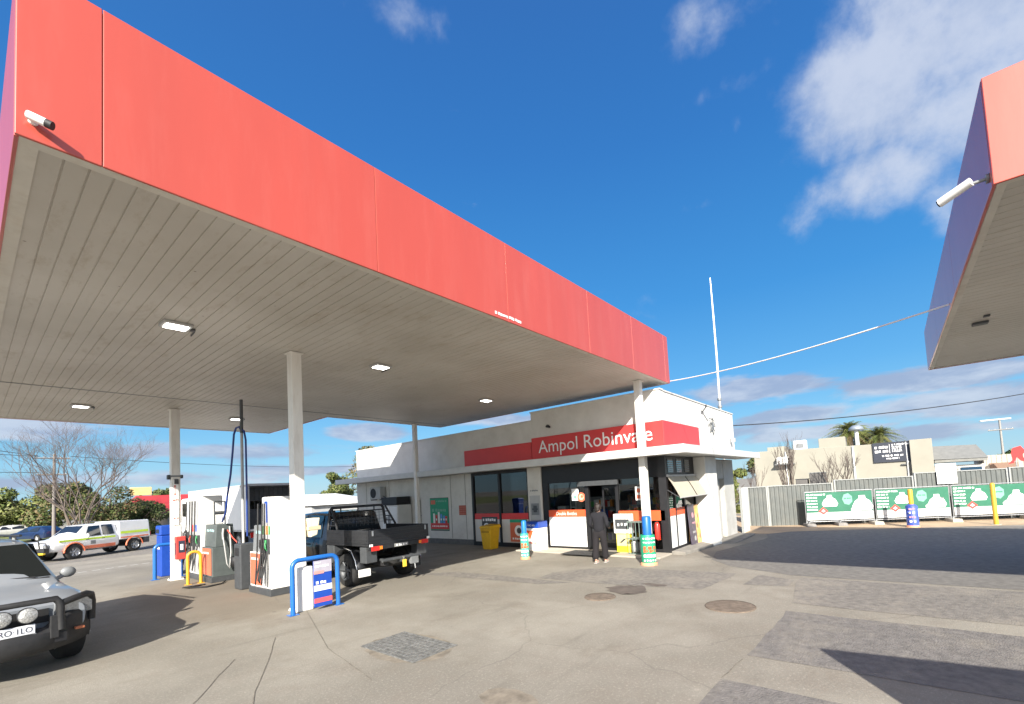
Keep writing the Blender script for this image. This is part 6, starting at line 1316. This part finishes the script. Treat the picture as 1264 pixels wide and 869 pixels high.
# right
t=tree((29.5,8.1,-.6),'dense yellow green hedge shrub between shop eave and tan building',3.7,1.45,12,9000,.08,(1,2,2,4),16,.1,'shrub','shrub',(L1,L2,L3,L4,L5),.1)
bare_tree((37,6.1,-.6),'bare upright tree before the tan building left of the tank',6.0,21,.16,5,5,.06,TWIG,BARK,.05,1.2)
bare_tree((37,3.1,-.6),'bare vase shaped tree before the tan building under the palms',4.9,22,.26,5,5,.06,TWIG,BARK,.12,.9)
bare_tree((37,8.4,-.6),'thin bare tree beside the wall air conditioner',4.6,23,.2,3,5,.04,TWIG,BARK,.05,1.0)
tree((72,15.2,-.5),'low dark tree far behind the left end of the tan building',6.2,2.6,13,2500,.3,(0,1,3,4),10,.2,lmats=(L1,L2,L3,L4,L5),base=.5)
tree((72,11.3,-.5),'rounded green tree behind the tan building near the bare tree',7.2,2.2,14,2500,.3,(1,1,2,4),10,.2,lmats=(L1,L2,L3,L4,L5),base=.5)
for k in range(5):
    tree((110,-16-k*5.5,-.5),['far dark tree low on the skyline right of the white pole','tiny far tree just above the patterned shed','far dark bush on the skyline near the right edge','far low tree on the skyline beyond the right edge','farthest dark tree off to the right'][k],4.9+.4*(k%3),3.2,40+k,900,.4,(0,0,1,4),8,.2,lmats=(L1,L2,L3,L4,L5),base=.4)
def palm(loc,label,h,seed,fl=2.0,nf=46):
    rr=random.Random(seed); t=thing('palm_tree',label,'palm tree',loc); mb=MB(); mb.tube([(0,0,0),(0,0,h*.5),(.05,0,h)],[.35,.28,.3],10); mb.build('trunk',BARKD,t)
    mb=MB()
    for k in range(nf):
        a=rr.uniform(0,6.28); el=rr.uniform(-.5,1.45); ln=fl*rr.uniform(.75,1.1); d=Vector((math.cos(a)*math.cos(el),math.sin(a)*math.cos(el),math.sin(el))); p=Vector((0,0,h)); prev=p; side=d.cross(Z).normalized() if abs(d.z)<.98 else Vector((1,0,0))
        mi=rr.choice((1,2,2,4,4) if el>0 else (3,1,4))
        for j in range(1,9):
            q=j/8; cur=p+d*ln*q+Vector((0,0,-.55*ln*q*q)); w_=.34*math.sin(math.pi*min(1,.15+q*.85))+.02
            for s in (1,-1):
                for i in range(2):
                    b=prev+(cur-prev)*(i*.5); tip=b+side*s*w_+(cur-prev)*1.2+Vector((0,0,-.10)); mb.add([b,b+(cur-prev)*.28,tip],[(0,1,2)],mi)
            prev=cur
    mb.build('fronds',[L1,L2,L3,L4,L5],t)
palm((60,3.5,-.5),'broad bushy palm crown above the tan building, left of the vent',6.9,31,2.7,190); palm((60,.9,-.5),'smaller palm crown right of the white roof vent',6.3,32,2.3,150); palm((62,2.4,-.5),'palm crown just behind the white roof vent',6.3,33,2.1,110)
# left buildings
t=thing('red_roof_building','low white building with a broad red roof behind the work ute','building',(12.5,56,-.3))
mb=MB(); mb.box(0,8,0,8,0,2.2); mb.build('wall',mat('faded_white_wall',(.55,.53,.48),.8),t)
mb=MB(); mb.hexa([(-2.8,-.8,2.0),(9,-.8,2.4),(9,9,2.4),(-2.8,9,2.0)],[(-1.6,4.0,3.9),(9,4.0,3.9),(9,4.2,3.9),(-1.6,4.2,3.9)]); mb.build('roof',ROOFR,t)
mb=MB(); mb.box(.8,2.2,-.02,-.002,.9,1.8); mb.box(3.2,4.6,-.02,-.002,.9,1.8); mb.build('window',DARKGL,t)
mb=MB(); mb.box(-.3,7,-.75,-.6,1.85,2.02); mb.build('gutter',GREYL,t)
t=thing('yellow_sign_box','pale yellow sign box standing above the red roof','sign',(12.4,66,-.3)); mb=MB(); mb.box(-.9,.9,-.2,.2,4.1,5.0); mb.build('box',mat('pale_yellow_sign',(.75,.55,.22),.6,0,.2,3),t,bevel=.03); mb=MB(); mb.tube([(0,0,0),(0,0,4.1)],.12,8); mb.build('post',GREYD,t)
t=thing('white_shed','white shed roof visible between the middle post and the shop','shed',(15.5,33,-.2)); mb=MB(); mb.hexa([(0,0,2.0),(5,0,2.0),(5,6,2.0),(0,6,2.0)],[(0,.1,2.25),(5,.1,2.25),(5,6,2.9),(0,6,2.9)]); mb.build('roof',WHITEC,t); mb=MB(); mb.box(.2,4.8,.3,5.8,0,2.0); mb.build('wall',GREYL,t)
t=thing('small_white_building','tiny white building among the trees at the far left','building',(-.5,120,-.3)); mb=MB(); mb.box(0,6,0,4,0,2.6); mb.build('wall',WHITE,t); mb=MB(); mb.hexa([(-.3,-.3,2.6),(6.3,-.3,2.6),(6.3,4.3,2.6),(-.3,4.3,2.6)],[(0,1.9,3.8),(6,1.9,3.8),(6,2.1,3.8),(0,2.1,3.8)]); mb.build('roof',BGR,t)
for k,(x,y,h,r,s) in enumerate(((-10,140,5.5,8,61),(4,150,5.2,8,62),(22,140,4.8,8,63),(40,130,5.0,7,64))):
    tree((x,y,-.3),['distant tree mass at the far left skyline','distant green trees behind the grass field','distant tree behind the red roofed building','distant tree hidden mostly by the box truck'][k],h,r,s,2200,.4,(0,1,4,3),14,.3,lmats=(L1,L2,L3,L4,L5),base=.1)
